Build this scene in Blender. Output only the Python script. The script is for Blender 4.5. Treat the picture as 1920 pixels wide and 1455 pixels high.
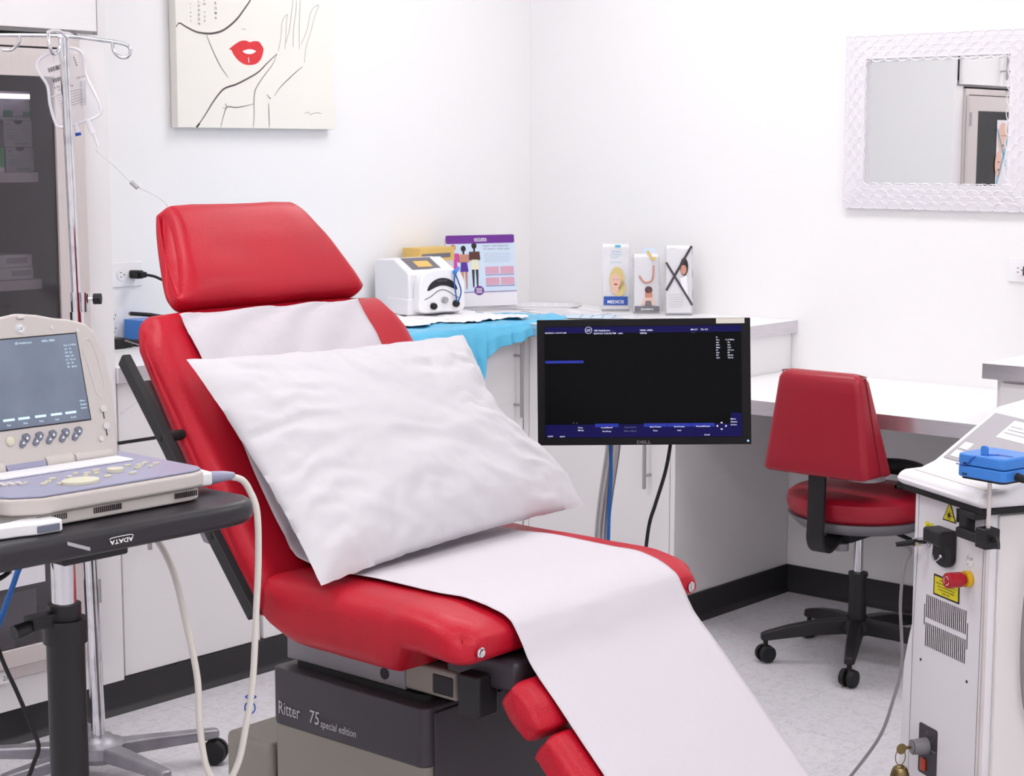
import bpy, bmesh, math, random
from mathutils import Vector, Matrix, noise
random.seed(7)
PI = math.pi
R = math.radians
S = bpy.context.scene
C = S.collection
for o in list(bpy.data.objects):
    bpy.data.objects.remove(o)

# ---------------------------------------------------------------- camera
cam = bpy.data.objects.new('camera', bpy.data.cameras.new('camera'))
C.objects.link(cam)
cam.location = (-4.993, -4.2623, 1.463)
yaw, pitch, roll = R(41.0307), R(7.6459), R(0.0482)
fw = Vector((math.cos(yaw)*math.cos(pitch), math.sin(yaw)*math.cos(pitch), -math.sin(pitch)))
rt = Vector((math.sin(yaw), -math.cos(yaw), 0))
up = rt.cross(fw)
r2 = rt*math.cos(roll) + up*math.sin(roll)
u2 = -rt*math.sin(roll) + up*math.cos(roll)
cam.rotation_euler = Matrix((r2, u2, -fw)).transposed().to_euler()
cam.data.sensor_width = 36
cam.data.lens = 3324.8*36/1920
cam.data.dof.use_dof = True
cam.data.dof.focus_distance = 3.25
cam.data.dof.aperture_fstop = 22
S.camera = cam
# ---------------------------------------------------------------- world, exposure, ceiling light
S.view_settings.view_transform = 'Standard'
S.view_settings.look = 'None'
S.view_settings.gamma = 1
S.view_settings.use_curve_mapping = False
S.view_settings.exposure = 0.0
W = bpy.data.worlds.new('world'); S.world = W; W.use_nodes = True
W.node_tree.nodes['Background'].inputs[0].default_value = (.9, .92, 1, 1)
W.node_tree.nodes['Background'].inputs[1].default_value = 0.25
LAMP = 9.2            # emission of the fluorescent ceiling panels
PANELS = [(-1.0, -1.17), (-1.15, -3.35), (-3.3, -1.35), (-3.3, -3.6), (-5.3, -1.7), (-5.3, -4.4), (-3.3, -5.3)]

# ---------------------------------------------------------------- materials
def lin(h):
    h = h.lstrip('#')
    v = [int(h[i:i+2], 16)/255 for i in (0, 2, 4)]
    return tuple(x/12.92 if x <= .04045 else ((x+.055)/1.055)**2.4 for x in v) + (1,)
def mat(name, col, rough=.5, metal=0, spec=.5, coat=0, alpha=1, trans=0, emit=0, bump=None, ior=1.45, sheen=0):
    m = bpy.data.materials.new(name); m.use_nodes = True
    nt = m.node_tree; b = nt.nodes['Principled BSDF']
    c = lin(col) if isinstance(col, str) else col
    b.inputs['Base Color'].default_value = c
    b.inputs['Roughness'].default_value = rough
    b.inputs['Metallic'].default_value = metal
    b.inputs['Specular IOR Level'].default_value = spec
    b.inputs['Coat Weight'].default_value = coat
    b.inputs['Alpha'].default_value = alpha
    b.inputs['Transmission Weight'].default_value = trans
    b.inputs['IOR'].default_value = ior
    b.inputs['Sheen Weight'].default_value = sheen
    if emit:
        b.inputs['Emission Color'].default_value = c
        b.inputs['Emission Strength'].default_value = emit
    if bump:
        kind, scale, strength, dist = bump
        tc = nt.nodes.new('ShaderNodeTexCoord'); bp = nt.nodes.new('ShaderNodeBump')
        if kind == 'voronoi':
            t = nt.nodes.new('ShaderNodeTexVoronoi'); t.feature = 'F1'; out = 'Distance'
        else:
            t = nt.nodes.new('ShaderNodeTexNoise'); t.inputs['Detail'].default_value = 6; out = 'Fac'
        t.inputs['Scale'].default_value = scale
        nt.links.new(tc.outputs['Object'], t.inputs['Vector'])
        nt.links.new(t.outputs[out], bp.inputs['Height'])
        bp.inputs['Strength'].default_value = strength
        bp.inputs['Distance'].default_value = dist
        nt.links.new(bp.outputs['Normal'], b.inputs['Normal'])
    return m
def vary(m, c2, scale, lo=.4, hi=.6, detail=5, stretch=None):
    nt = m.node_tree; b = nt.nodes['Principled BSDF']
    c1 = tuple(b.inputs['Base Color'].default_value)
    tc = nt.nodes.new('ShaderNodeTexCoord'); n = nt.nodes.new('ShaderNodeTexNoise'); r = nt.nodes.new('ShaderNodeValToRGB')
    mp = nt.nodes.new('ShaderNodeMapping')
    if stretch: mp.inputs['Scale'].default_value = stretch
    n.inputs['Scale'].default_value = scale; n.inputs['Detail'].default_value = detail
    r.color_ramp.elements[0].position = lo; r.color_ramp.elements[1].position = hi
    r.color_ramp.elements[0].color = c1; r.color_ramp.elements[1].color = lin(c2)
    nt.links.new(tc.outputs['Object'], mp.inputs[0]); nt.links.new(mp.outputs[0], n.inputs['Vector'])
    nt.links.new(n.outputs['Fac'], r.inputs[0]); nt.links.new(r.outputs[0], b.inputs['Base Color'])
    return m
def glassmat(name, tint, refl=.5, ior=1.5):
    m = bpy.data.materials.new(name); m.use_nodes = True; nt = m.node_tree
    for n in list(nt.nodes): nt.nodes.remove(n)
    o = nt.nodes.new('ShaderNodeOutputMaterial'); mx = nt.nodes.new('ShaderNodeMixShader')
    t = nt.nodes.new('ShaderNodeBsdfTransparent'); g = nt.nodes.new('ShaderNodeBsdfGlossy'); f = nt.nodes.new('ShaderNodeFresnel')
    f.inputs[0].default_value = ior
    t.inputs[0].default_value = lin(tint); g.inputs['Roughness'].default_value = .03
    nt.links.new(f.outputs[0], mx.inputs[0]); nt.links.new(t.outputs[0], mx.inputs[1]); nt.links.new(g.outputs[0], mx.inputs[2])
    nt.links.new(mx.outputs[0], o.inputs[0])
    return m
M = {}
M['wall'] = mat('wall_paint', '#f7f6f7', .75, bump=('noise', 60, .04, .002))
M['ceil'] = mat('ceiling_tile', '#f2f2f2', .9, bump=('noise', 90, .2, .003))
M['white'] = mat('white_laminate', '#f3f1f2', .38)
M['white2'] = mat('white_counter', '#f6f5f7', .3, bump=('noise', 200, .02, .001))
M['band'] = mat('brushed_edge_band', '#dcd8dd', .24, metal=.8)
vary(M['band'], '#d2ced4', 18, .35, .65, stretch=(1, 1, 12))
M['steel'] = mat('stainless_steel', '#ddd4d2', .4, metal=.45)
vary(M['steel'], '#d9d0ce', 9, .3, .7, stretch=(18, 18, 1))
M['nickel'] = mat('satin_nickel', '#b4b2b4', .32, metal=.9)
M['chrome'] = mat('chrome', '#dcdce0', .1, metal=1)
vary(M['chrome'], '#c6c6cc', 30, .5, .7)
M['alu'] = mat('cast_aluminium', '#a5a3aa', .42, metal=.75)
vary(M['alu'], '#8b8890', 14, .35, .7)
M['kick'] = mat('black_rubber_base', '#2c2a2d', .45, bump=('noise', 30, .05, .002))
M['black'] = mat('black_plastic', '#1b1a1d', .45, bump=('noise', 250, .08, .001))
M['blacksoft'] = mat('black_soft_plastic', '#28252b', .38, bump=('noise', 300, .1, .001))
M['bezel'] = mat('monitor_bezel', '#100f12', .4, spec=.25)
M['rubber'] = mat('black_rubber', '#161517', .6)
M['dark'] = mat('dark_interior', '#c4bfc6', .6)
M['slot'] = mat('slot_dark', '#3c3436', .8)
M['red'] = mat('red_vinyl', '#c0142a', .4, spec=.32, bump=('voronoi', 420, .35, .0012), coat=.03)
vary(M['red'], '#b41228', 6, .3, .7)
M['red2'] = mat('dark_red_vinyl', '#a01028', .4, bump=('voronoi', 500, .15, .0008), coat=.05)
M['seam'] = mat('red_seam', '#7c0d1b', .5)
M['paper'] = mat('exam_paper', '#d3cdd4', .7, bump=('noise', 14, .35, .008))
M['pillow'] = mat('pillow_cover', '#d3d0d5', .75, bump=('noise', 22, .25, .004))
M['beige'] = mat('putty_plastic', '#cbc4c0', .45, bump=('noise', 300, .05, .0006))
M['beige2'] = mat('light_grey_plastic', '#d8d3d2', .42)
M['lav'] = mat('lavender_panel', '#9a9ab4', .35, bump=('noise', 200, .05, .0006))
M['cream'] = mat('cream_key', '#d9d5bf', .4)
M['keyw'] = mat('white_key_cover', '#f4f2f6', .35)
M['btn'] = mat('grey_blue_button', '#75798a', .4)
M['lcd'] = mat('washed_lcd', '#4d5666', .2, spec=.8, emit=.45)
vary(M['lcd'], '#8f99aa', 4, .3, .75)
M['lcdtxt'] = mat('lcd_text', '#c4dcea', .4, emit=.55)
M['scr'] = mat('monitor_screen', '#050609', .3, spec=.12)
M['navy'] = mat('screen_navy', '#15124a', .4, spec=.1, emit=.3)
M['blueb'] = mat('screen_blue', '#28328c', .4, spec=.1, emit=.5)
M['stxt'] = mat('screen_text', '#c9cde0', .4, emit=.75)
M['stxt2'] = mat('screen_dim_text', '#60607e', .4, emit=.5)
M['led'] = mat('blue_led', '#6aa8ff', .4, emit=3)
M['label'] = mat('white_label', '#e4e0d4', .6)
M['tan'] = mat('taupe_metal', '#89837a', .42, bump=('noise', 300, .05, .0006))
M['charcoal'] = mat('charcoal_metal', '#3a363d', .4)
M['greymet'] = mat('grey_painted_metal', '#88858a', .4, metal=.3)
M['ltxt'] = mat('silver_lettering', '#b9b7ba', .4)
M['laser'] = mat('white_enamel', '#f0eef2', .32)
M['laser2'] = mat('cream_enamel', '#e8e4e2', .35)
M['yellow'] = mat('warning_yellow', '#e8dc22', .5)
M['ink'] = mat('black_ink', '#242126', .6)
M['grey'] = mat('grey_ink', '#77737a', .6)
M['lgrey'] = mat('pale_grey_ink', '#b5b0b6', .6)
M['estop'] = mat('red_button', '#b01226', .35)
M['ey'] = mat('yellow_ring', '#e3b41e', .4)
M['blue'] = mat('blue_plastic', '#3f86dc', .33)
M['blue2'] = mat('deep_blue', '#1c4fb0', .4)
M['cord'] = mat('ivory_cable', '#ddd8d0', .4)
M['bluecord'] = mat('blue_cable', '#1c62ac', .4)
M['greycord'] = mat('grey_cable', '#8a8588', .45)
M['drape'] = mat('blue_plastic_drape', '#5fbfe6', .32, bump=('noise', 18, .5, .01))
M['towel'] = mat('white_towel', '#f3f1f5', .85, bump=('noise', 30, .5, .006))
M['canvas'] = mat('canvas_cream', '#f4f1ea', .8, bump=('noise', 500, .1, .0005))
M['canvside'] = mat('canvas_side', '#ece5d8', .8)
M['lips'] = mat('lip_red', '#e63a40', .5); vary(M['lips'], '#d92f38', 40, .3, .7)
M['wht'] = mat('plain_white', '#fafafa', .5)
M['brush'] = mat('painted_line', '#5c5255', .6)
M['thin'] = mat('painted_thin_line', '#9a9496', .6)
M['frame'] = mat('pearl_white_frame', '#f0ecf2', .3, metal=.15)
M['mirror'] = mat('mirror_glass', (.97, .975, .98, 1), .0, metal=1)
M['diff'] = mat('light_diffuser', '#fffdfd', .5, emit=LAMP)
M['strip'] = mat('case_strip_added_glow', '#f6f4ff', .5, emit=1.6)  # plain white strip; emission added to brighten the case interior
M['glass'] = glassmat('cabinet_glass', '#eceaee')
M['shelf'] = mat('shelf_metal', '#c9c3c0', .4)
M['acrylic'] = mat('clear_acrylic', '#eeecf4', .1, alpha=.28)
M['bag'] = mat('clear_vinyl', '#f2f0f6', .15, alpha=.25, spec=.8)
M['bagrim'] = mat('clear_vinyl_seam', '#f6f4fb', .12, alpha=.62, spec=.8)
M['tube'] = mat('clear_tube', '#e0dde4', .2, alpha=.6)
M['green'] = mat('pack_green', '#5aa56e', .5)
M['dgreen'] = mat('pack_dark_green', '#2c6b56', .5)
M['box'] = mat('carton_grey', '#a8a2aa', .6)
M['box2'] = mat('carton_white', '#d8d3d2', .6)
M['brown'] = mat('brown_plastic', '#5a3f40', .5)
M['sheet'] = mat('printed_sheet', '#eceaf0', .7)
M['purple'] = mat('purple_print', '#6f2f93', .5)
M['violet'] = mat('violet_print', '#56309a', .5)
M['pink'] = mat('pink_print', '#d04aa8', .5)
M['skin'] = mat('skin_print', '#c98d78', .6)
M['dskin'] = mat('dark_skin_print', '#5c3732', .6)
M['lskin'] = mat('light_skin_print', '#e8bfae', .6)
M['hair'] = mat('dark_hair_print', '#2a2024', .6)
M['blond'] = mat('blonde_print', '#dcc888', .6)
M['lblue'] = mat('pale_blue_print', '#d2e2f4', .6)
M['cyan'] = mat('cyan_print', '#5cb8d8', .6)
M['mblue'] = mat('royal_blue_print', '#2c54ac', .5)
M['gold'] = mat('gold_print', '#e6c070', .6)
M['cr'] = mat('cream_print', '#e8e4c8', .6)
M['photo'] = mat('photo_pink_print', '#d9a8bc', .6)
M['orange'] = mat('orange_switch', '#c8401c', .35)
M['brass'] = mat('brass_key', '#8f7d54', .3, metal=.9)
M['plate'] = mat('outlet_white', '#f8f7fa', .3)

# floor: speckled vinyl tiles with thin joints
def floormat():
    m = mat('vinyl_tile_floor', '#d9d5da', .42); nt = m.node_tree; b = nt.nodes['Principled BSDF']
    tc = nt.nodes.new('ShaderNodeTexCoord')
    n = nt.nodes.new('ShaderNodeTexNoise'); n.inputs['Scale'].default_value = 45; n.inputs['Detail'].default_value = 5; n.inputs['Roughness'].default_value = .7
    n.inputs['Distortion'].default_value = 1.2
    r = nt.nodes.new('ShaderNodeValToRGB')
    r.color_ramp.elements[0].position = .36; r.color_ramp.elements[0].color = lin('#cbc7cd')
    r.color_ramp.elements[1].position = .52; r.color_ramp.elements[1].color = lin('#dcd9de')
    br = nt.nodes.new('ShaderNodeTexBrick'); br.offset = 0; br.inputs['Scale'].default_value = 1
    br.inputs['Brick Width'].default_value = .305; br.inputs['Row Height'].default_value = .305
    br.inputs['Mortar Size'].default_value = .0012
    br.inputs['Color1'].default_value = (1, 1, 1, 1); br.inputs['Color2'].default_value = (.965, .965, .97, 1); br.inputs['Mortar'].default_value = (.78, .77, .78, 1)
    mx = nt.nodes.new('ShaderNodeMix'); mx.data_type = 'RGBA'; mx.blend_type = 'MULTIPLY'; mx.inputs[0].default_value = 1
    nt.links.new(tc.outputs['Object'], n.inputs['Vector']); nt.links.new(tc.outputs['Object'], br.inputs['Vector'])
    nt.links.new(n.outputs['Fac'], r.inputs[0]); nt.links.new(r.outputs[0], mx.inputs[6]); nt.links.new(br.outputs['Color'], mx.inputs[7])
    nt.links.new(mx.outputs[2], b.inputs['Base Color'])
    return m
M['floor'] = floormat()

# ---------------------------------------------------------------- mesh helpers
def obj(name, bm, m, parent=None, bevel=0, seg=2, angle=35, loc=None, rot=None, flat=False, label=None, subsurf=0, solid=0):
    me = bpy.data.meshes.new(name)
    bmesh.ops.recalc_face_normals(bm, faces=bm.faces[:])
    bm.to_mesh(me); bm.free()
    me.materials.append(M[m] if isinstance(m, str) else m)
    if not flat:
        me.polygons.foreach_set('use_smooth', [True]*len(me.polygons))
        me.set_sharp_from_angle(angle=R(angle))
    o = bpy.data.objects.new(name, me); C.objects.link(o)
    if parent: o.parent = parent
    if loc: o.location = loc
    if rot: o.rotation_euler = rot
    if label: o['label'] = label
    if solid:
        s = o.modifiers.new('s', 'SOLIDIFY'); s.thickness = solid; s.offset = 0
    if bevel:
        b = o.modifiers.new('b', 'BEVEL'); b.width = bevel; b.segments = seg; b.limit_method = 'ANGLE'; b.angle_limit = R(40); b.harden_normals = True
    if subsurf:
        s = o.modifiers.new('u', 'SUBSURF'); s.levels = subsurf; s.render_levels = subsurf
    return o
def tag(o, label, cat, group=None, kind=None):
    o['label'] = label; o['category'] = cat
    if group: o['group'] = group
    if kind: o['kind'] = kind
    return o
def thing(name, label, cat, loc=(0, 0, 0), rz=0, group=None):
    o = bpy.data.objects.new(name, None); C.objects.link(o)
    o.empty_display_size = .1
    o.location = loc; o.rotation_euler = (0, 0, rz)
    return tag(o, label, cat, group)
def struct(name, bm, m, **k):
    o = obj(name, bm, m, **k); o['kind'] = 'structure'; return o
def N(): return bmesh.new()
def bx(bm, x, y, z, mtx=None):
    v = [bm.verts.new((a, b, c)) for a in x for b in y for c in z]
    for f in ((0, 1, 3, 2), (4, 6, 7, 5), (0, 4, 5, 1), (2, 3, 7, 6), (0, 2, 6, 4), (1, 5, 7, 3)):
        bm.faces.new([v[i] for i in f])
    if mtx: bmesh.ops.transform(bm, matrix=mtx, verts=v)
    return v
def quad(bm, pts):
    return bm.faces.new([bm.verts.new(p) for p in pts])
def prism(bm, poly, a0, a1, axis='z', mtx=None):
    """polygon (2D points) extruded along an axis from a0 to a1"""
    def P(p, a):
        return {'z': (p[0], p[1], a), 'y': (p[0], a, p[1]), 'x': (a, p[0], p[1])}[axis]
    A = [bm.verts.new(P(p, a0)) for p in poly]; B = [bm.verts.new(P(p, a1)) for p in poly]
    bm.faces.new(A); bm.faces.new(B[::-1])
    n = len(poly)
    for i in range(n): bm.faces.new([A[i], B[i], B[(i+1) % n], A[(i+1) % n]])
    if mtx: bmesh.ops.transform(bm, matrix=mtx, verts=A+B)
def cyl(bm, p0, p1, r0, r1=None, seg=24, cap=True):
    p0 = Vector(p0); p1 = Vector(p1); r1 = r0 if r1 is None else r1
    d = (p1-p0).normalized(); a = d.orthogonal().normalized(); b = d.cross(a)
    A = []; B = []
    for i in range(seg):
        t = 2*PI*i/seg; w = a*math.cos(t)+b*math.sin(t)
        A.append(bm.verts.new(p0+w*r0)); B.append(bm.verts.new(p1+w*r1))
    for i in range(seg): bm.faces.new([A[i], A[(i+1) % seg], B[(i+1) % seg], B[i]])
    if cap: bm.faces.new(A[::-1]); bm.faces.new(B)
def cr(pts, n=8, closed=False):
    """Catmull-Rom resample"""
    P = [Vector(p) for p in pts]; out = []; L = len(P)
    rng = range(L if closed else L-1)
    for i in rng:
        if closed: a, b, c, d = P[i-1], P[i], P[(i+1) % L], P[(i+2) % L]
        else: a, b, c, d = P[max(i-1, 0)], P[i], P[i+1], P[min(i+2, L-1)]
        for k in range(n):
            t = k/n
            out.append(.5*((2*b)+(c-a)*t+(2*a-5*b+4*c-d)*t*t+(3*b-a-3*c+d)*t**3))
    if not closed: out.append(P[-1])
    return out
def tube(bm, pts, r, seg=12, smooth=8, closed=False, flat=None):
    P = cr(pts, smooth, closed) if smooth else [Vector(p) for p in pts]
    n = len(P); rings = []; a = None
    for i in range(n):
        if closed: t = (P[(i+1) % n]-P[i-1])
        else: t = P[min(i+1, n-1)]-P[max(i-1, 0)]
        t.normalize()
        if a is None: a = t.orthogonal().normalized()
        a = (a-t*a.dot(t)).normalized(); b = t.cross(a)
        rr = r(i/(n-1)) if callable(r) else r
        ring = []
        for k in range(seg):
            th = 2*PI*k/seg
            ring.append(bm.verts.new(P[i]+(a*math.cos(th)*(flat or 1)+b*math.sin(th))*rr))
        rings.append(ring)
    for i in range(n if closed else n-1):
        A, B = rings[i], rings[(i+1) % n]
        for k in range(seg): bm.faces.new([A[k], A[(k+1) % seg], B[(k+1) % seg], B[k]])
    if not closed: bm.faces.new(rings[0][::-1]); bm.faces.new(rings[-1])
def lathe(bm, prof, c=(0, 0, 0), seg=32, mtx=None):
    rings = []; c = Vector(c); vs = []
    for r, z in prof:
        if r < 1e-6: v = bm.verts.new(c+Vector((0, 0, z))); rings.append([v]*seg); vs.append(v)
        else:
            ring = [bm.verts.new(c+Vector((r*math.cos(2*PI*k/seg), r*math.sin(2*PI*k/seg), z))) for k in range(seg)]
            rings.append(ring); vs += ring
    for A, B in zip(rings, rings[1:]):
        for k in range(seg):
            f = []
            for v in (A[k], A[(k+1) % seg], B[(k+1) % seg], B[k]):
                if v not in f: f.append(v)
            if len(f) > 2: bm.faces.new(f)
    if prof[0][0] > 1e-6: bm.faces.new(rings[0][::-1])
    if prof[-1][0] > 1e-6: bm.faces.new(rings[-1])
    if mtx: bmesh.ops.transform(bm, matrix=mtx, verts=vs)
def ball(bm, c, r, sx=1, sy=1, sz=1, seg=16):
    bmesh.ops.create_uvsphere(bm, u_segments=seg, v_segments=seg//2, radius=r, matrix=Matrix.Translation(c) @ Matrix.Diagonal((sx, sy, sz, 1)))
def rrect(w, h, r, cx=0, cy=0, n=6):
    out = []
    for sx, sy, a0 in ((1, 1, 0), (-1, 1, 90), (-1, -1, 180), (1, -1, 270)):
        for k in range(n+1):
            t = R(a0+90*k/n); out.append((cx+sx*(w/2-r)+r*math.cos(t), cy+sy*(h/2-r)+r*math.sin(t)))
    return out
def puffy(bm, prof, x0, x1, r, n=8, wid=None, mid=6, puff=0, res=5, kin=.6):
    """upholstered block: closed (y,z) profile across x, ends rounded by r; wid(y,z) scales the width"""
    P = cr([(a, b, 0) for a, b in prof], res, True); P = [(p.x, p.y) for p in P]; m = len(P)
    area = sum(P[i][0]*P[(i+1) % m][1]-P[(i+1) % m][0]*P[i][1] for i in range(m))
    sg = 1 if area > 0 else -1
    nor = []
    for i in range(m):
        tx = P[(i+1) % m][0]-P[i-1][0]; tz = P[(i+1) % m][1]-P[i-1][1]; L = math.hypot(tx, tz) or 1
        nor.append((sg*tz/L, -sg*tx/L))
    st = []
    for k in range(n+1):
        t = k/n*PI/2; st.append((x0+r*(1-math.sin(t)) if 0 else x0+r-r*math.cos(t), r-r*math.sin(t)))
    for k in range(1, mid): st.append((x0+r+(x1-x0-2*r)*k/mid, -puff*math.sin(PI*k/mid)))
    for k in range(n+1):
        t = PI/2-k/n*PI/2; st.append((x1-r+r*math.cos(t), r-r*math.sin(t)))
    cx = (x0+x1)/2; rings = []
    for x, ins in st:
        ring = []
        for (y, z), (ny, nz) in zip(P, nor):
            yy, zz = y-ny*ins*kin, z-nz*ins*kin
            s = wid(y, z) if wid else 1
            ring.append(bm.verts.new((cx+(x-cx)*s, yy, zz)))
        rings.append(ring)
    for A, B in zip(rings, rings[1:]):
        for k in range(m): bm.faces.new([A[k], A[(k+1) % m], B[(k+1) % m], B[k]])
    for ring, d in ((rings[0], -1), (rings[-1], 1)):
        co = [v.co.copy() for v in ring]; ce = sum(co, Vector())/m; prev = ring
        for f, out in ((.9, .12), (.7, .3), (.45, .42), (.2, .48)):
            cur = [bm.verts.new(ce+(c_-ce)*f+Vector((d*out*r*.3, 0, 0))) for c_ in co]
            for j in range(m): bm.faces.new([prev[j], prev[(j+1) % m], cur[(j+1) % m], cur[j]])
            prev = cur
        cv = bm.verts.new(ce+Vector((d*.5*r*.3, 0, 0)))
        for j in range(m): bm.faces.new([prev[j], prev[(j+1) % m], cv])
def grid(bm, nu, nv, fn, mask=None):
    V = [[bm.verts.new(fn(i/nu, j/nv)) for j in range(nv+1)] for i in range(nu+1)]
    for i in range(nu):
        for j in range(nv):
            if mask and not mask((i+.5)/nu, (j+.5)/nv): continue
            bm.faces.new([V[i][j], V[i+1][j], V[i+1][j+1], V[i][j+1]])
    bmesh.ops.delete(bm, geom=[v for v in bm.verts if not v.link_faces], context='VERTS')
    return V
_tc = {}
def textmesh(s, shear=0, bold=0):
    k = (s, shear, bold)
    if k in _tc: return _tc[k]
    cu = bpy.data.curves.new('t', 'FONT'); cu.body = s; cu.size = 1; cu.resolution_u = 2; cu.shear = shear; cu.offset = bold
    o = bpy.data.objects.new('t', cu); C.objects.link(o)
    dg = bpy.context.evaluated_depsgraph_get(); me = bpy.data.meshes.new_from_object(o.evaluated_get(dg))
    bpy.data.objects.remove(o); _tc[k] = me
    return me
def text(bm, s, x, z, size, y=0, align='l', shear=0, stretch=1, bold=0, rot=0, vert=False):
    """lettering standing in the local XZ plane, read from -Y"""
    if vert:
        for i, ch in enumerate(s): text(bm, ch, x, z-i*size*1.25, size, y, 'c', shear, stretch, bold)
        return
    me = textmesh(s, shear, bold)
    if not me.vertices: return
    xs = [v.co.x for v in me.vertices]; w = (max(xs)-min(xs)); off = {'l': 0, 'c': -w/2-min(xs), 'r': -w-min(xs)}[align]
    n0 = len(bm.verts); bm.from_mesh(me); bm.verts.ensure_lookup_table(); vs = bm.verts[n0:]
    cs, sn = math.cos(rot), math.sin(rot)
    for v in vs:
        a = (v.co.x+off)*size*stretch; b = v.co.y*size
        v.co = Vector((x+a*cs-b*sn, y, z+a*sn+b*cs))
def flatpoly(bm, pts, y, th=.0004):
    prism(bm, pts, y, y+th, 'y')
def ribbon(bm, pts, y, w, th=.0004, taper=True, n=6):
    P = cr([(a, b, 0) for a, b in pts], n); m = len(P); A = []; B = []
    for i, p in enumerate(P):
        t = P[min(i+1, m-1)]-P[max(i-1, 0)]; t.normalize(); nn = Vector((-t.y, t.x, 0))
        k = w/2*((.35+.65*math.sin(PI*(i+.5)/m)) if taper else 1)
        A.append(bm.verts.new((p.x+nn.x*k, y, p.y+nn.y*k))); B.append(bm.verts.new((p.x-nn.x*k, y, p.y-nn.y*k)))
    for i in range(m-1): bm.faces.new([A[i], A[i+1], B[i+1], B[i]])
def disc(bm, cx, cz, r, y, th=.0005, seg=28, rz=None):
    prism(bm, [(cx+r*math.cos(2*PI*k/seg), cz+(rz or r)*math.sin(2*PI*k/seg)) for k in range(seg)], y, y+th, 'y')
def ringp(bm, cx, cz, r, w, y, seg=32, a0=0, a1=360, rz=None):
    q = (rz or r)/r
    for k in range(seg):
        t0 = R(a0+(a1-a0)*k/seg); t1 = R(a0+(a1-a0)*(k+1)/seg)
        quad(bm, [(cx+(r-w)*math.cos(t0), y, cz+(r-w)*q*math.sin(t0)), (cx+r*math.cos(t0), y, cz+r*q*math.sin(t0)),
                  (cx+r*math.cos(t1), y, cz+r*q*math.sin(t1)), (cx+(r-w)*math.cos(t1), y, cz+(r-w)*q*math.sin(t1))])
def fbm(p, o=4): return noise.fractal(Vector(p), .6, 2.1, o)
def copytree(o):
    c = o.copy(); C.objects.link(c)
    for ch in o.children:
        d = ch.copy(); C.objects.link(d); d.parent = c
        for g in ch.children:
            e = g.copy(); C.objects.link(e); e.parent = d
    return c

# ================================================================ ROOM
X0, Y0, H = -6.4, -6.2, 2.75
b = N(); bx(b, (X0, 0), (Y0, 0), (-.05, 0)); struct('floor', b, 'floor')
b = N(); bx(b, (X0, 0), (Y0, 0), (H, H+.05)); struct('ceiling', b, 'ceil')
b = N(); bx(b, (X0, .12), (0, .12), (0, H)); struct('wall_left', b, 'wall')
b = N(); bx(b, (0, .12), (Y0, 0), (0, H)); struct('wall_right', b, 'wall')
b = N(); bx(b, (X0-.12, X0), (Y0, .12), (0, H)); struct('wall_back', b, 'wall')
b = N(); bx(b, (X0, .12), (Y0-.12, Y0), (0, H)); struct('wall_front', b, 'wall')
for i, (x, y) in enumerate(PANELS):
    t = thing('ceiling_light', 'recessed fluorescent ceiling panel '+('above the desk and stool', 'above the laser machine side', 'above the exam chair and tall cabinet', 'between the chair and the camera', 'in the far left of the room', 'above and behind the camera', 'in the near right of the room')[i], 'ceiling light', (x, y, H-.012), 0, 'fluorescent ceiling panels')
    b = N()
    for xx, yy in (((-.3, -.27), (-.6, .6)), ((.27, .3), (-.6, .6)), ((-.3, .3), (-.6, -.57)), ((-.3, .3), (.57, .6))): bx(b, xx, yy, (0, .012))
    obj('frame', b, 'white', t)
    b = N(); bx(b, (-.27, .27), (-.57, .57), (.003, .011)); obj('diffuser', b, 'diff', t)

CZ, HB = .91, .0885      # counter height, cove base height
FA = -.53                # cabinet fronts along the left wall
LX, LY = -.647, -1.14    # the leg of the counter: its front, its end
# black cove base with a flared foot, one run each
def cove(name, x0, y0, x1, y1):
    d = Vector((x1-x0, y1-y0, 0)); L = d.length; d.normalize(); n = Vector((d.y, -d.x, 0))
    prof = [(0, 0), (.022, 0), (.02, .004), (.012, .01), (.007, .02), (.006, HB), (0, HB)]
    b = N(); A = []; B = []
    for o_, z in prof:
        A.append(b.verts.new(Vector((x0, y0, z))+n*o_)); B.append(b.verts.new(Vector((x1, y1, z))+n*o_))
    b.faces.new(A); b.faces.new(B[::-1])
    for i in range(len(prof)): b.faces.new([A[i], B[i], B[(i+1) % len(prof)], A[(i+1) % len(prof)]])
    struct(name, b, 'kick')
cove('baseboard_left', -3.3, FA, LX+.004, FA)
cove('baseboard_leg', LX+.004, FA, LX+.004, LY)
cove('baseboard_end', LX+.004, LY, 0, LY)
cove('baseboard_right', 0, LY, 0, -2.18)

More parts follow.
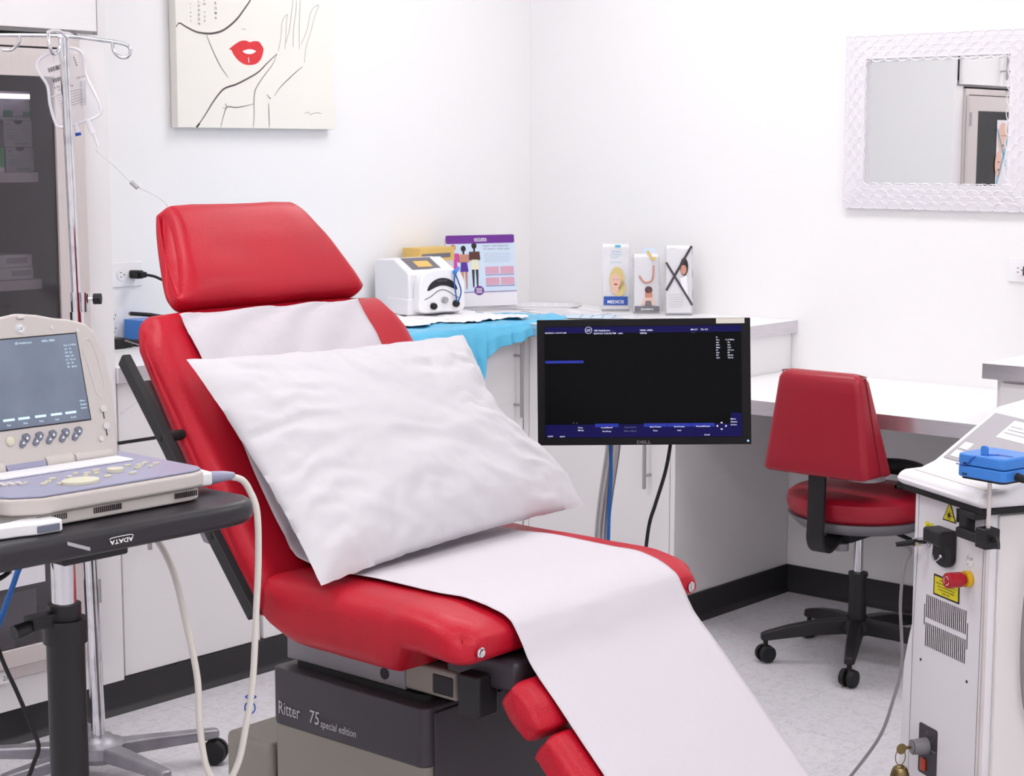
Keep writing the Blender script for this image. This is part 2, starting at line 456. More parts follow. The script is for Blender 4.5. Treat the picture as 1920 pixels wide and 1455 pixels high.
# ================================================================ CABINETS
def bar_handle(parent, p, L=.24, horiz=False, out=(0, -1, 0), r=.0062):
    b = N(); o = Vector(out); p = Vector(p); a = Vector((0, 0, 1)) if not horiz else Vector((1, 0, 0))
    q = p+o*.032
    cyl(b, q-a*L/2, q+a*L/2, r, seg=16)
    for s in (-1, 1): cyl(b, p+a*s*(L/2-.04), q+a*s*(L/2-.04), r*.75, seg=12)
    return obj('handle', b, 'nickel', parent, label='satin nickel bar handle')
def cab_left(x0, x1, label, drawer=False, hx=None, filler=True):
    t = thing('base_cabinet', label, 'cabinet', ((x0+x1)/2, FA, 0), 0)
    h = (x1-x0)/2
    b = N(); bx(b, (-h, h), (.018, -FA-.002), (HB+.0005, CZ-.042)); bx(b, (-h, h), (.0225, -FA-.002), (0.001, HB)); obj('body', b, 'white', t)
    if drawer:
        b = N(); bx(b, (-h+.012, h-.002), (0, .0175), (.716, CZ-.044)); d = obj('drawer', b, 'white', t, .001)
        b = N(); bx(b, (-h+.012, h-.002), (.006, .0175), (.7065, .7155)); obj('drawer_gap', b, 'kick', t)
    b = N(); bx(b, (-h+.012, h-.002), (0, .0175), (HB+.003, .706 if drawer else CZ-.044)); d = obj('door', b, 'white', t, .001)
    if hx is not None: bar_handle(d, (hx-(x0+x1)/2, 0, .545 if drawer else .725))
    return t
cab_left(-2.262, -1.785, 'white base cabinet with a drawer over one door, next to the tall cabinet', True, -2.185)
cab_left(-1.785, -1.22, 'white base cabinet hidden behind the red exam chair')
cab_left(-1.22, LX-.0, 'white base cabinet with a bar handle, under the blue drape', False, -.693)
# leg cabinet: doors face the exam chair
t = thing('base_cabinet', 'white cabinet at the counter end, directly behind the black monitor, with a bar handle', 'cabinet', (LX, (FA+LY)/2, 0), 0)
hy = (FA-LY)/2
b = N(); bx(b, (.018, -LX-.001), (-hy+.018, hy-.0), (HB+.0005, CZ-.042)); bx(b, (.03, -LX-.001), (-hy+.03, hy), (.001, HB)); obj('body', b, 'white', t)
b = N(); bx(b, (.0, -LX-.002), (-hy, -hy+.0175), (HB+.0005, CZ-.042)); obj('end_panel', b, 'white', t, .001)
b = N(); bx(b, (0, .0175), (-hy+.02, hy-.025), (HB+.003, CZ-.044)); d = obj('door', b, 'white', t, .001)
b = N(); bx(b, (0, .0175), (hy-.0225, hy-.0005), (HB+.001, CZ-.042)); obj('corner_stile', b, 'white', t)
bar_handle(d, (0, -1.047-(FA+LY)/2, .56), .26, out=(-1, 0, 0))
# L shaped worktop, one piece, with its metallic edge band
t = thing('worktop', 'white L-shaped counter top with a metallic edge, carrying the pump and brochures', 'counter top', (-1.2, -.3, CZ), 0)
ox, oy = 1.2, .3
P = [(-2.262, -.552), (LX-.022, -.552), (LX-.022, LY-.02), (-.001, LY-.02), (-.001, -.001), (-2.262, -.001)]
b = N(); prism(b, [(x+ox, y+oy) for x, y in P], -.0405, 0); obj('slab', b, 'white2', t)
b = N()
bx(b, (-2.262+ox, LX-.0235+ox), (-.5535+oy, -.5521+oy), (-.0405, -.0008))
bx(b, (LX-.0235+ox, LX-.0221+ox), (LY-.0215+oy, -.5521+oy), (-.0405, -.0008))
bx(b, (LX-.0235+ox, -.001+ox), (LY-.0215+oy, LY-.0201+oy), (-.0405, -.0008))
obj('edge_band', b, 'band', t)
# desk
t = thing('desk_top', 'white desk surface with a shiny metallic edge, behind the red stool', 'desk', (-.345, -1.65, .744), 0)
b = N(); bx(b, (-.343, .344), (-.51, .508), (-.042, 0)); obj('slab', b, 'white2', t)
b = N(); bx(b, (-.3445, -.3431), (-.51, .508), (-.042, -.0008)); obj('edge_band', b, 'band', t, label='reflective metallic edge strip')
b = N(); bx(b, (.3, .344), (-.51, .508), (-.09, -.0425)); obj('wall_cleat', b, 'white', t)
# right cabinet with its own counter
t = thing('base_cabinet', 'white cabinet right of the desk, behind the laser machine', 'cabinet', (-.67, -2.7, 0), 0)
b = N(); bx(b, (.018, .668), (-.52, .517), (HB, CZ-.042)); bx(b, (.06, .668), (-.52, .51), (0, HB)); obj('body', b, 'white', t)
b = N(); bx(b, (0, .0175), (-.02, .50), (.72, CZ-.052)); obj('drawer', b, 'white', t, .001)
b = N(); bx(b, (0, .0175), (-.02, .50), (HB+.003, .715)); d = obj('door', b, 'white', t, .001)
bar_handle(d, (0, .03, .6), out=(-1, 0, 0))
b = N(); bx(b, (0, .0175), (-.52, -.025), (HB+.003, CZ-.052)); obj('door', b, 'white', t, .001)
t = thing('worktop', 'white counter top with a metallic edge at the right edge of the photo', 'counter top', (-.35, -2.7, CZ), 0)
b = N(); bx(b, (-.348, .349), (-.52, .537), (-.0405, 0)); obj('slab', b, 'white2', t)
b = N(); bx(b, (-.3495, -.3481), (-.52, .5385), (-.0405, -.0008)); bx(b, (-.348, .349), (.5371, .5385), (-.0405, -.0008)); obj('edge_band', b, 'band', t)

# ---- tall cabinet tower with upper doors
TX0, TX1, TF = -3.22, -2.266, -.545
t = thing('tall_cabinet', 'tall white cabinet tower at the left, framing the steel display case', 'cabinet', (-2.74, TF, 0), 0)
def tb(x, y, z): return ((x[0]+2.74, x[1]+2.74), (y[0]-TF, y[1]-TF), z)
b = N()
bx(b, *tb((-2.290, TX1), (TF, -.003), (HB, H-.01)))       # right side panel
bx(b, *tb((-2.351, -2.290), (TF, TF+.02), (HB, 1.745)))   # stile
bx(b, *tb((TX0, TX0+.12), (TF, -.003), (HB, H-.01)))
bx(b, *tb((TX0+.12, -2.351), (TF, -.003), (HB, .166)))
bx(b, *tb((TX0+.12, -2.290), (TF+.02, -.003), (1.745, 1.77)))
bx(b, *tb((TX0+.12, -2.290), (-.02, -.003), (.17, 1.745)))
bx(b, *tb((TX0+.12, -2.290), (TF+.02, -.003), (2.6, H-.01)))
bx(b, *tb((TX0, TX1), (-.522, -.003), (0.001, HB)))
obj('body', b, 'white', t)
for x0, x1, hx in ((-2.705, -2.305, -2.675), (-3.11, -2.709, -2.739)):
    b = N(); bx(b, *tb((x0, x1), (TF-.018, TF-.0005), (1.752, 2.6))); d = obj('door', b, 'white', t, .001)
    bar_handle(d, (hx+2.74, -.018, 1.93), .3)
# steel framed display case
t = thing('display_case', 'stainless steel medical supply case with a glass door, built into the tall cabinet', 'cabinet', (-2.72, TF, .17), 0)
def db(x, y, z): return ((x[0]+2.72, x[1]+2.72), (y[0]-TF, y[1]-TF), (z[0]-.17, z[1]-.17))
CX0, CX1 = -3.09, -2.353
b = N()
bx(b, *db((CX0, CX0+.03), (TF-.012, TF+.012), (.17, 1.735))); bx(b, *db((CX1-.03, CX1), (TF-.012, TF+.012), (.17, 1.735)))
bx(b, *db((CX0+.03, CX1-.03), (TF-.012, TF+.012), (1.708, 1.735))); bx(b, *db((CX0+.03, CX1-.03), (TF-.012, TF+.012), (.17, .2)))
obj('outer_frame', b, 'steel', t, .002)
b = N()
bx(b, *db((CX0+.002, CX0+.012), (TF+.013, -.03), (.172, 1.733))); bx(b, *db((CX1-.012, CX1-.002), (TF+.013, -.03), (.172, 1.733)))
bx(b, *db((CX0+.012, CX1-.012), (-.045, -.03), (.172, 1.733))); bx(b, *db((CX0+.012, CX1-.012), (TF+.013, -.045), (.172, .182))); bx(b, *db((CX0+.012, CX1-.012), (TF+.013, -.045), (1.723, 1.733)))
obj('interior', b, 'dark', t)
DX0, DX1, DZ0, DZ1 = CX0+.004, CX1-.004, .205, 1.703
b = N(); fwd = .062
for x, z in (((DX0, DX0+fwd), (DZ0, DZ1)), ((DX1-fwd-.022, DX1), (DZ0, DZ1)), ((DX0+fwd, DX1-fwd-.022), (DZ1-.066, DZ1)), ((DX0+fwd, DX1-fwd-.022), (DZ0, DZ0+.045))):
    bx(b, *db(x, (TF-.03, TF-.013), z))
d = obj('door', b, 'steel', t, .0015)
b = N(); bx(b, *db((DX0+fwd, DX1-fwd-.022), (TF-.023, TF-.019), (DZ0+.045, DZ1-.066))); obj('glass_pane', b, 'glass', d)
b = N()
for z in (.35, 1.6): cyl(b, (DX1+2.72-.004, -.034, z-.17-.03), (DX1+2.72-.004, -.034, z-.17+.03), .006, seg=12)
obj('hinge', b, 'nickel', d)
b = N(); bx(b, *db((DX0+.05, -2.478), (TF+.02, TF+.03), (1.584, 1.596))); obj('strip_added_glow', b, 'strip', t, label='narrow white strip with an added glow')  # white strip on the shelf side, its glow added as fill for the case
for z in (1.408, 1.146, .86, .56):
    b = N(); bx(b, *db((CX0+.013, -2.452), (TF+.035, -.05), (z-.024, z))); obj('shelf', b, 'shelf', t)
# white sheets taped inside the glass
b = N(); bx(b, (-.006, .0), (0, .0006), (0, .1)); b.free()
def sheet(x0, x1, z0, z1, y, label, cat='paper', m='sheet', lines=6, name='printed_sheet'):
    t = thing(name, label, cat, ((x0+x1)/2, y, z0), 0)
    w = (x1-x0)/2
    b = N(); bx(b, (-w, w), (0, .0008), (0, z1-z0)); obj('paper', b, m, t)
    b = N()
    for k in range(lines):
        zz = (z1-z0)*(.88-.75*k/lines); ww = w*random.uniform(.3, .85)
        flatpoly(b, [(-w*.8, zz), (-w*.8+ww*1.8, zz), (-w*.8+ww*1.8, zz+.003), (-w*.8, zz+.003)], -.0008)
    obj('print', b, 'lgrey', t)
    return t
sheet(-2.72, -2.512, .402, .507, TF-.0245, 'white printed sheet taped on the lower cabinet glass', lines=7)
sheet(-2.74, -2.53, .30, .385, TF-.010, 'grey printed page low behind the cabinet glass, under the white sheet', m='box')
# health poster stuck on the glass, seen in the mirror
t = thing('face_poster', 'tall poster with two faces on the steel cabinet glass, seen in the mirror', 'poster', (-2.73, TF-.026, 1.10), 0)
b = N(); bx(b, (-.09, .09), (0, .001), (0, .5)); obj('paper', b, 'sheet', t)
b = N(); disc(b, .03, .42, .05, -.001, rz=.07); disc(b, .065, .3, .035, -.001, rz=.06); obj('faces', b, 'lskin', t)
b = N()
for x, z in ((.018, .43), (.042, .43), (.055, .31), (.073, .31)): disc(b, x, z, .005, -.0018, rz=.0028)
disc(b, .03, .385, .012, -.0018, rz=.004); disc(b, .065, .275, .009, -.0018, rz=.0035); obj('face_features', b, 'brown', t)
b = N(); ribbon(b, [(.09, .46), (.02, .35), (-.05, .22), (-.06, .02)], -.0022, .009, taper=False); ribbon(b, [(-.03, .5), (0, .38), (.06, .25), (.088, .2)], -.0022, .009, taper=False); obj('curve', b, 'cyan', t)
# cartons on the shelves
def carton(x0, x1, y0, y1, z0, z1, m, label, marks=True, name='carton', grp=None, strip=None, notch=False):
    t = thing(name, label, 'box', ((x0+x1)/2, y0, z0), 0, grp)
    w = (x1-x0)/2; h = z1-z0
    b = N(); bx(b, (-w, w), (0, y1-y0), (0, h)); obj('box', b, m, t, .0015)
    if marks:
        b = N(); text(b, random.choice(['6-0', '5-0', '4-0']), -w*.82, h*.82, h*.13, -.0006, bold=.02)
        text(b, 'NYLON', -w*.82, h*.64, h*.09, -.0006)
        for k in range(4): flatpoly(b, [(-w*.8, h*(.5-.08*k)), (-w*.8+w*random.uniform(.5, 1.5), h*(.5-.08*k)), (-w*.8+w*random.uniform(.5, 1.5), h*(.515-.08*k)), (-w*.8, h*(.515-.08*k))], -.0006)
        for k in range(14): flatpoly(b, [(-w*.3+k*w*.07, h*.08), (-w*.27+k*w*.07, h*.08), (-w*.27+k*w*.07, h*.17), (-w*.3+k*w*.07, h*.17)], -.0006)
        obj('print', b, 'grey', t)
    if strip:
        b = N()
        for s in strip[1:]: flatpoly(b, [(-w+2*w*s[0], h*s[2]), (-w+2*w*s[1], h*s[2]), (-w+2*w*s[1], h*s[3]), (-w+2*w*s[0], h*s[3])], -.0008)
        obj('colour_band', b, strip[0], t)
    if notch:
        b = N(); prism(b, [(.012*math.cos(PI+PI*k/10), h-.0005+.009*math.sin(PI+PI*k/10)) for k in range(11)], -.001, -.0003, 'y'); obj('thumb_notch', b, 'slot', t)
    return t
zs = 1.4085
carton(-2.535, -2.455, -.50, -.42, zs, 1.4685, 'box', 'small suture carton with a notched lid, bottom of the right stack in the steel case', notch=True)
carton(-2.538, -2.458, -.50, -.42, 1.469, 1.533, 'box', 'small suture carton in the middle of the right stack in the steel case', notch=True)
carton(-2.545, -2.462, -.50, -.42, 1.5335, 1.603, 'box', 'suture carton with a green lower band, topmost in the right stack in the steel case', strip=('dgreen', (.08, .4, .1, .33), (.75, 1, .1, .3)))
carton(-2.625, -2.542, -.505, -.43, zs, 1.468, 'box2', 'white suture carton with a bright green edge, on the upper shelf of the steel case', strip=('green', (.82, 1, .2, 1)))
carton(-2.66, -2.548, -.42, -.33, zs, 1.535, 'box', 'carton with a dark green top band, behind the white suture carton', strip=('dgreen', (0, 1, .7, 1)), marks=False)
zs = 1.1465
carton(-2.60, -2.462, -.49, -.36, zs, 1.176, 'box2', 'flat white carton with a grey window, lower of two in the steel case', strip=('lgrey', (.55, .95, .3, .75)), marks=False)
carton(-2.612, -2.464, -.49, -.36, 1.1765, 1.208, 'box2', 'flat white carton with a grey window, upper of two in the steel case', strip=('lgrey', (.5, .9, .3, .75)), marks=False)
b = N(); lathe(b, [(0, 0), (.026, 0), (.03, .01), (.03, .03), (.018, .045), (0, .05)], (-2.615, -.505+.0, zs)); tag(obj('jar', b, 'brown'), 'brown rounded pot at the left of the flat cartons in the steel case', 'pot')
b = N(); prism(b, [(-2.70, zs), (-2.623, zs), (-2.620, zs+.066), (-2.632, zs+.078), (-2.70, zs+.074)], -.508, -.506, 'y'); tag(obj('folded_leaflet', b, 'sheet'), 'white folded leaflet at the left edge, standing on the middle shelf of the steel case', 'leaflet')
carton(-2.64, -2.52, -.47, -.36, .8605, 1.08, 'kick', 'dark carton standing under the middle shelf of the steel case', marks=False)
carton(-2.515, -2.46, -.48, -.36, .8605, 1.05, 'brown', 'dark brown narrow carton under the middle shelf, at its right end', marks=False)
for i, (x0, x1, h, m) in enumerate(((-2.66, -2.60, .12, 'box'), (-2.595, -2.54, .1, 'lgrey'), (-2.535, -2.47, .13, 'charcoal'))):
    carton(x0, x1, -.47, -.33, .1835, .1835+h, m, ['grey packet at the left on the floor of the steel case', 'pale grey packet in the middle on the floor of the steel case', 'charcoal packet at the right on the floor of the steel case'][i], marks=False, name='packet')
t = thing('shelf_tag', 'small white numbered tag on the bottom rail of the steel case', 'label', (-2.632, TF-.0135, .165), 0)
b = N(); bx(b, (-.03, .015), (0, .0008), (0, .03)); obj('card', b, 'wht', t)
b = N(); text(b, '21', -.004, .008, .016, -.001); obj('print', b, 'grey', t)

# ================================================================ ON THE WALLS
# canvas painting
t = thing('canvas_painting', 'cream canvas line drawing of a woman with red lips and a raised hand', 'painting', (-1.323, 0, 1.815), 0)
AX, AZ = 1.323, 1.815
b = N(); bx(b, (-.3175, .3175), (-.034, -.002), (-.287, .33)); obj('canvas', b, 'canvas', t, .002)
def q(l): return [(x+AX, z-AZ) for x, z in l]
hat = [(-1.6399, 1.82), (-1.6269, 1.8325), (-1.6033, 1.8231), (-1.5662, 1.8104), (-1.5327, 1.8072), (-1.503, 1.8086), (-1.4686, 1.8169), (-1.438, 1.8333), (-1.407, 1.8564), (-1.38, 1.8844), (-1.3528, 1.9159), (-1.32, 1.965), (-1.29, 2.03)]
neck = [(-1.5723, 1.5279), (-1.5396, 1.5645), (-1.5087, 1.603), (-1.4778, 1.6351), (-1.4559, 1.6489), (-1.4164, 1.66), (-1.3719, 1.678), (-1.3269, 1.6996), (-1.2902, 1.7279), (-1.2486, 1.7583)]
yy = -.0347
b = N(); ribbon(b, q(hat), yy, .0062); ribbon(b, q(neck), yy, .0055); ribbon(b, q([(-1.5723, 1.5289), (-1.56, 1.541)]), yy, .006, taper=False)
for l in ([(-1.5265, 1.8042), (-1.5145, 1.7787), (-1.4922, 1.7386), (-1.4716, 1.708), (-1.4464, 1.6807)],
          [(-1.4798, 1.5288), (-1.4691, 1.5589), (-1.4531, 1.5908), (-1.4182, 1.5904), (-1.3828, 1.5954), (-1.3462, 1.6029)],
          [(-1.2629, 1.6284), (-1.2371, 1.6564), (-1.1995, 1.6849), (-1.1664, 1.7083), (-1.1427, 1.7229)],
          [(-1.2862, 1.6058), (-1.2857, 1.5683), (-1.2843, 1.5307)],
          [(-1.2486, 1.7583), (-1.2676, 1.7253), (-1.2954, 1.6972), (-1.3277, 1.6624), (-1.3417, 1.6384), (-1.3461, 1.6046), (-1.3456, 1.5708), (-1.3511, 1.5301)],
          [(-1.2924, 1.6329), (-1.2813, 1.6212), (-1.2767, 1.623)]): ribbon(b, q(l), yy, .0026)
obj('line_drawing', b, 'brush', t)
b = N()
for l in ([(-1.3903, 1.8258), (-1.3814, 1.8279), (-1.3718, 1.8257)], [(-1.4704, 1.5895), (-1.4553, 1.5874), (-1.4593, 1.6023), (-1.4531, 1.5908)],
          [(-1.2438, 1.767), (-1.2315, 1.8083), (-1.2258, 1.8561), (-1.2116, 1.8756), (-1.2032, 1.8794), (-1.2074, 1.8571), (-1.2152, 1.775)],
          [(-1.2149, 1.7887), (-1.1964, 1.8338), (-1.186, 1.8855), (-1.1782, 1.9268), (-1.175, 1.96), (-1.166, 1.97)],
          [(-1.1812, 1.7833), (-1.1777, 1.8416), (-1.1673, 1.8934), (-1.1643, 1.9277), (-1.16, 1.95)],
          [(-1.1556, 1.7775), (-1.1543, 1.8428), (-1.1509, 1.8944), (-1.1488, 1.9287), (-1.146, 1.96)],
          [(-1.1483, 1.7916), (-1.1215, 1.8376), (-1.1063, 1.8901), (-1.087, 1.9119), (-1.0692, 1.9181)],
          [(-1.0702, 1.917), (-1.0925, 1.8702), (-1.1075, 1.828), (-1.1273, 1.7822), (-1.1344, 1.7353)],
          [(-1.1361, 1.5775), (-1.1218, 1.5812), (-1.1124, 1.5744), (-1.0884, 1.58), (-1.0644, 1.5779)]): ribbon(b, q(l), yy, .0014, taper=False)
obj('thin_lines', b, 'thin', t)
b = N()
lips = q([(-1.4398, 1.7648), (-1.4177, 1.7797), (-1.3955, 1.7906), (-1.3735, 1.7933), (-1.3581, 1.789), (-1.3425, 1.793), (-1.3224, 1.7923), (-1.3114, 1.7827), (-1.3036, 1.7712), (-1.3076, 1.7542), (-1.317, 1.737), (-1.3352, 1.7245), (-1.362, 1.7202), (-1.3841, 1.7228), (-1.4058, 1.7336), (-1.4228, 1.7496), (-1.4312, 1.7625)])
flatpoly(b, [(p.x, p.y) for p in cr([(a, c_, 0) for a, c_ in lips], 4, True)], -.0348, .0003); obj('lips', b, 'lips', t, label='bright red painted lips')
b = N()
mo = q([(-1.3875, 1.7603), (-1.3742, 1.7656), (-1.3586, 1.7679), (-1.3431, 1.7662), (-1.3352, 1.7625), (-1.3456, 1.7561), (-1.3612, 1.7531), (-1.3766, 1.7548)])
flatpoly(b, [(p.x, p.y) for p in cr([(a, c_, 0) for a, c_ in mo], 4, True)], -.0353, .0003); ribbon(b, q([(-1.3655, 1.7435), (-1.3635, 1.7269)]), -.0353, .003)
obj('teeth', b, 'wht', t)
b = N()
text(b, 'LONDON', -1.5535+AX, 1.8965-AZ, .0105, yy, vert=True, bold=.01); text(b, 'ROMA', -1.4895+AX, 1.894-AZ, .0115, yy, vert=True, bold=.01)
text(b, 'NEW YOR', -1.5320+AX, 1.914-AZ, .0098, yy, vert=True); text(b, 'cions', -1.5845+AX, 1.888-AZ, .0098, yy, vert=True)
obj('lettering', b, 'grey', t)

# mirror on the right wall
t = thing('wall_mirror', 'rectangular mirror in a white frame embossed with interlaced rings', 'mirror', (0, -1.645, 1.55), -PI/2)
# local x = -Y world (to the right in the photo), local z = up, front is local -y = world -x
def my(y): return -(y+1.645)
fx0, fx1, fz0, fz1 = my(-1.33), my(-1.960), 1.282-1.55, 1.816-1.55
gx0, gx1, gz0, gz1 = my(-1.404), my(-1.887), 1.357-1.55, 1.744-1.55
b = N()
O_ = [(fx0, fz0), (fx1, fz0), (fx1, fz1), (fx0, fz1)]; I_ = [(gx0, gz0), (gx1, gz0), (gx1, gz1), (gx0, gz1)]
ys = [(O_, -.001), (O_, -.020), (I_, -.028), (I_, -.014), (I_, -.001)]
rings = [[b.verts.new((x, y, z)) for x, z in L] for L, y in ys]
for A, B in zip(rings, rings[1:]+rings[:1]):
    for k in range(4): b.faces.new([A[k], A[(k+1) % 4], B[(k+1) % 4], B[k]])
obj('frame', b, 'frame', t, .0015, flat=True)
b = N(); bx(b, (gx0+.0005, gx1-.0005), (-.014, -.002), (gz0+.0005, gz1-.0005)); obj('glass', b, 'mirror', t, flat=True)
b = N()
def frY(x, z):   # depth of the sloping frame face
    k = min(max((gx0-x)/(gx0-fx0), (x-gx1)/(fx1-gx1), (gz0-z)/(gz0-fz0), (z-gz1)/(fz1-gz1), 0), 1)
    return -.028+.008*k
def ering(cx, cz, a, c_):
    pts = []
    for k in range(18):
        th = 2*PI*k/18; x = cx+a*math.cos(th); z = cz+c_*math.sin(th)
        x = min(max(x, fx0), fx1); z = min(max(z, fz0), fz1)
        pts.append((x, frY(x, z)-.0004, z))
    tube(b, pts, .0013, 5, 0, True)
nx = 14; px_ = (fx1-fx0-.01)/nx
for i in range(nx*2+1):
    x = fx0+.005+px_*i/2
    for jz in range(4):
        if (i+jz) % 2: continue
        for z, d_ in ((fz0+.010+.0185*jz, 0), (fz1-.010-.0185*jz, 0)):
            if min(z-fz0, fz1-z) < min(x-fx0, fx1-x)+.006: ering(x, z, .0225, .0145)
nz = 12; pz_ = (fz1-fz0-.01)/nz
for i in range(nz*2+1):
    z = fz0+.005+pz_*i/2
    for jz in range(4):
        if (i+jz) % 2: continue
        for x in (fx0+.010+.0185*jz, fx1-.010-.0185*jz):
            if min(x-fx0, fx1-x) < min(z-fz0, fz1-z)-.004: ering(x, z, .0145, .0225)
obj('ring_relief', b, 'frame', t)

# outlets
def outlet(x, y, z, rz, label, horiz=True, w=.114, h=.072):
    t = thing('wall_outlet', label, 'power outlet', (x, y, z), rz)
    b = N(); prism(b, rrect(w, h, .004), -.006, -.0005, 'y'); obj('cover_plate', b, 'plate', t, .002)
    for s in (-1, 1):
        c_ = (s*.0195, 0) if horiz else (0, s*.0195)
        b = N(); disc(b, c_[0], c_[1], .0165, -.0085, .0025); rr = obj('socket', b, 'plate', t)
        b = N()
        if horiz:
            for dz in (-.0063, .0063): bx(b, (c_[0]-.007, c_[0]-.001), (-.0088, -.0084), (c_[1]+dz-.001, c_[1]+dz+.001))
            cyl(b, (c_[0]+.008, -.0088, c_[1]), (c_[0]+.008, -.0084, c_[1]), .0022, seg=10)
        else:
            for dx in (-.0063, .0063): bx(b, (c_[0]+dx-.001, c_[0]+dx+.001), (-.0088, -.0084), (c_[1], c_[1]+.007))
            cyl(b, (c_[0], -.0088, c_[1]-.007), (c_[0], -.0084, c_[1]-.007), .0022, seg=10)
        obj('slots', b, 'slot', rr)
    return t
outlet(-1.819, 0, 1.101, 0, 'white horizontal double outlet on the left wall with a black plug in it')
outlet(0, -1.95, 1.109, -PI/2, 'white outlet on the right wall under the mirror, at the photo edge')
outlet(-1.872, 0, .962, 0, 'white outlet plate low on the left wall, just above the counter', False, .072, .09)
t = thing('appliance_lead', 'black power cord plugged into the left wall outlet, running behind the red headrest', 'cord', (-1.80, -.009, 1.101))
b = N(); prism(b, rrect(.028, .024, .005), -.034, 0, 'y'); prism(b, rrect(.02, .017, .005, .004), -.05, -.034, 'y'); obj('plug', b, 'rubber', t, .002)
b = N(); tube(b, [(.005, -.048, 0), (.03, -.075, -.008), (.09, -.09, -.045), (.16, -.09, -.10), (.2, -.08, -.17), (.18, -.06, -.1898)], .0042); obj('cable', b, 'rubber', t)
t = thing('appliance_lead', 'dark cord plugged into the right wall outlet, at the photo edge', 'cord', (-.009, -1.97, 1.109), -PI/2)
b = N(); prism(b, rrect(.03, .03, .005), -.03, 0, 'y'); obj('plug', b, 'brown', t, .002)
b = N(); tube(b, [(.01, -.028, 0), (.03, -.06, -.02), (.06, -.07, -.1), (.07, -.06, -.1945), (.16, -.06, -.1945)], .004); obj('cable', b, 'brown', t)

# ================================================================ ON THE COUNTER, LEFT END
t = thing('power_strip', 'black power adapter block with thin cords at the left end of the counter', 'power adapter', (-1.975, -.17, CZ))
b = N(); bx(b, (-.035, .005), (-.03, .03), (0, .03)); bx(b, (.005, .032), (-.022, .022), (.0, .024)); bx(b, (.05, .16), (-.02, .03), (0, .016)); obj('body', b, 'rubber', t, .003)
b = N(); tube(b, [(.03, 0, .01), (.045, 0, .008), (.06, 0, .008)], .004); obj('lead', b, 'rubber', t)
t = thing('thin_cable', 'thin grey cable looping down the wall onto the counter', 'cord', (-1.93, -.1, CZ))
b = N(); tube(b, [(-.075, .093, .075), (-.04, .085, .065), (.0, .06, .035), (.015, .0, .0), (-.005, -.055, .002)], .0022); tube(b, [(-.1, -.06, .034), (-.06, -.085, .028), (-.02, -.13, .01), (.0, -.15, .003)], .0026); obj('cable', b, 'greycord', t)
t = thing('supply_carton', 'small blue carton wrapped in black cables behind the red backrest', 'box', (-1.80, -.06, CZ+.0005))
b = N(); bx(b, (-.045, .05), (-.05, .04), (0, .062)); obj('box', b, 'blue', t, .002)
t = thing('cable_bundle', 'coiled black cable bundle draped over the small blue carton', 'cord', (-1.80, -.12, CZ))
b = N()
for k in range(5): tube(b, [(-.045, .008-.004*k, .01+.008*k), (-.01, -.01, .022+.006*k), (.03, -.006*k, .012+.01*k), (.08, 0, .03), (.03, -.03, .008+.002*k), (-.03, -.02, .006)], .0042, 8, closed=True)
tube(b, [(-.075, .03, .085), (-.03, -.0, .08), (.03, -.0, .07), (.09, .0, .072)], .006); tube(b, [(-.04, .0, .06), (-.01, -.01, .075), (.02, 0, .05)], .005)
obj('cable', b, 'rubber', t)
b = N()
for x, y, z in ((-.075, .03, .085),): ball(b, (x, y, z), .005)
obj('connector_tip', b, 'greycord', t)

# ================================================================ BLUE DRAPE, TOWEL, PUMP
def drape():
    b = N(); x0, x1 = -1.62, -.47
    def hang(x):
        base = (.062 if x < -.95 else max(.03, .036+.14*(-.62-x)))+.006*math.sin(23*x)
        tail = .165*math.exp(-((x+.965)/.075)**2)
        end = .0
        return base+tail-end
    def fn(u, v):
        x = x0+(x1-x0)*u
        yb = -.05-.26*max(0, (u-.72)/.28)**1.3          # back edge, slanting to the right end
        yf = -.556
        if v < .62:
            k = v/.62; y = yb+(yf-yb)*k
            z = CZ+.0032+.007*abs(fbm((x*7, y*7, 0)))+.007*max(0, math.sin(x*14+y*9))**3*k
            if x > -.66: pass
            return (x+.006*fbm((x*9, y*9, 3)), y, z)
        k = (v-.62)/.38; h = hang(x)
        fold = .011*math.sin(x*38+1.5*math.sin(x*13))+.006*math.sin(x*71)
        y = yf-.007-.012*min(1, k*2.2)-abs(fold)*k*1.4-.004
        tp = math.exp(-((x+.965)/.085)**2)
        xx = x+(-.965-x)*.75*k*k*tp + .03*tp*k
        rr = min(1, k/.12)
        return (xx, y+(1-rr)*.006, CZ+.004+.004*max(0, 1-k*6)-h*k)
    grid(b, 190, 70, fn)
    return b
o = obj('surgical_drape', drape(), 'drape', solid=.0008)
tag(o, 'crumpled light blue plastic drape over the counter edge, under the white pump', 'drape')
b = N()
def tw(u, v):
    x = -1.25+.66*u; y = (-.40-.10*u)+(.32+.08*u)*v
    x += .05*fbm((v*3, 1, 0)); y += .045*fbm((u*4, 5, 0))
    return (x, y, CZ+.0145+.005*fbm((x*11, y*11, 2))+.004*fbm((x*30, y*30, 2)))
grid(b, 60, 40, tw)
tag(obj('paper_towel', b, 'towel', solid=.0008), 'rumpled white paper towel on the blue drape under the pump', 'towel')

t = thing('infusion_pump', 'white pump with a clear domed pump head and black knobs on the counter', 'medical pump', (-.778, -.25, CZ+.022), R(-11))
w, dp, h = .098, .20, .176
def housing():
    b = N()
    prof = [(0, 0), (0, .126), (.010, .140), (.088, h+.002), (dp-.012, h-.004), (dp, h-.02), (dp, 0)]
    prism(b, prof, -w, w, 'x'); return b
obj('housing', housing(), 'laser', t, .008, 3)
b = N(); bx(b, (-w-.006, w+.008), (-.006, dp*.6), (-.004, .05)); obj('base_skirt', b, 'laser', t, .006, 3)
b = N(); bx(b, (-w+.02, w-.02), (.02, dp-.02), (-.012, -.004)); obj('rubber_foot', b, 'rubber', t)
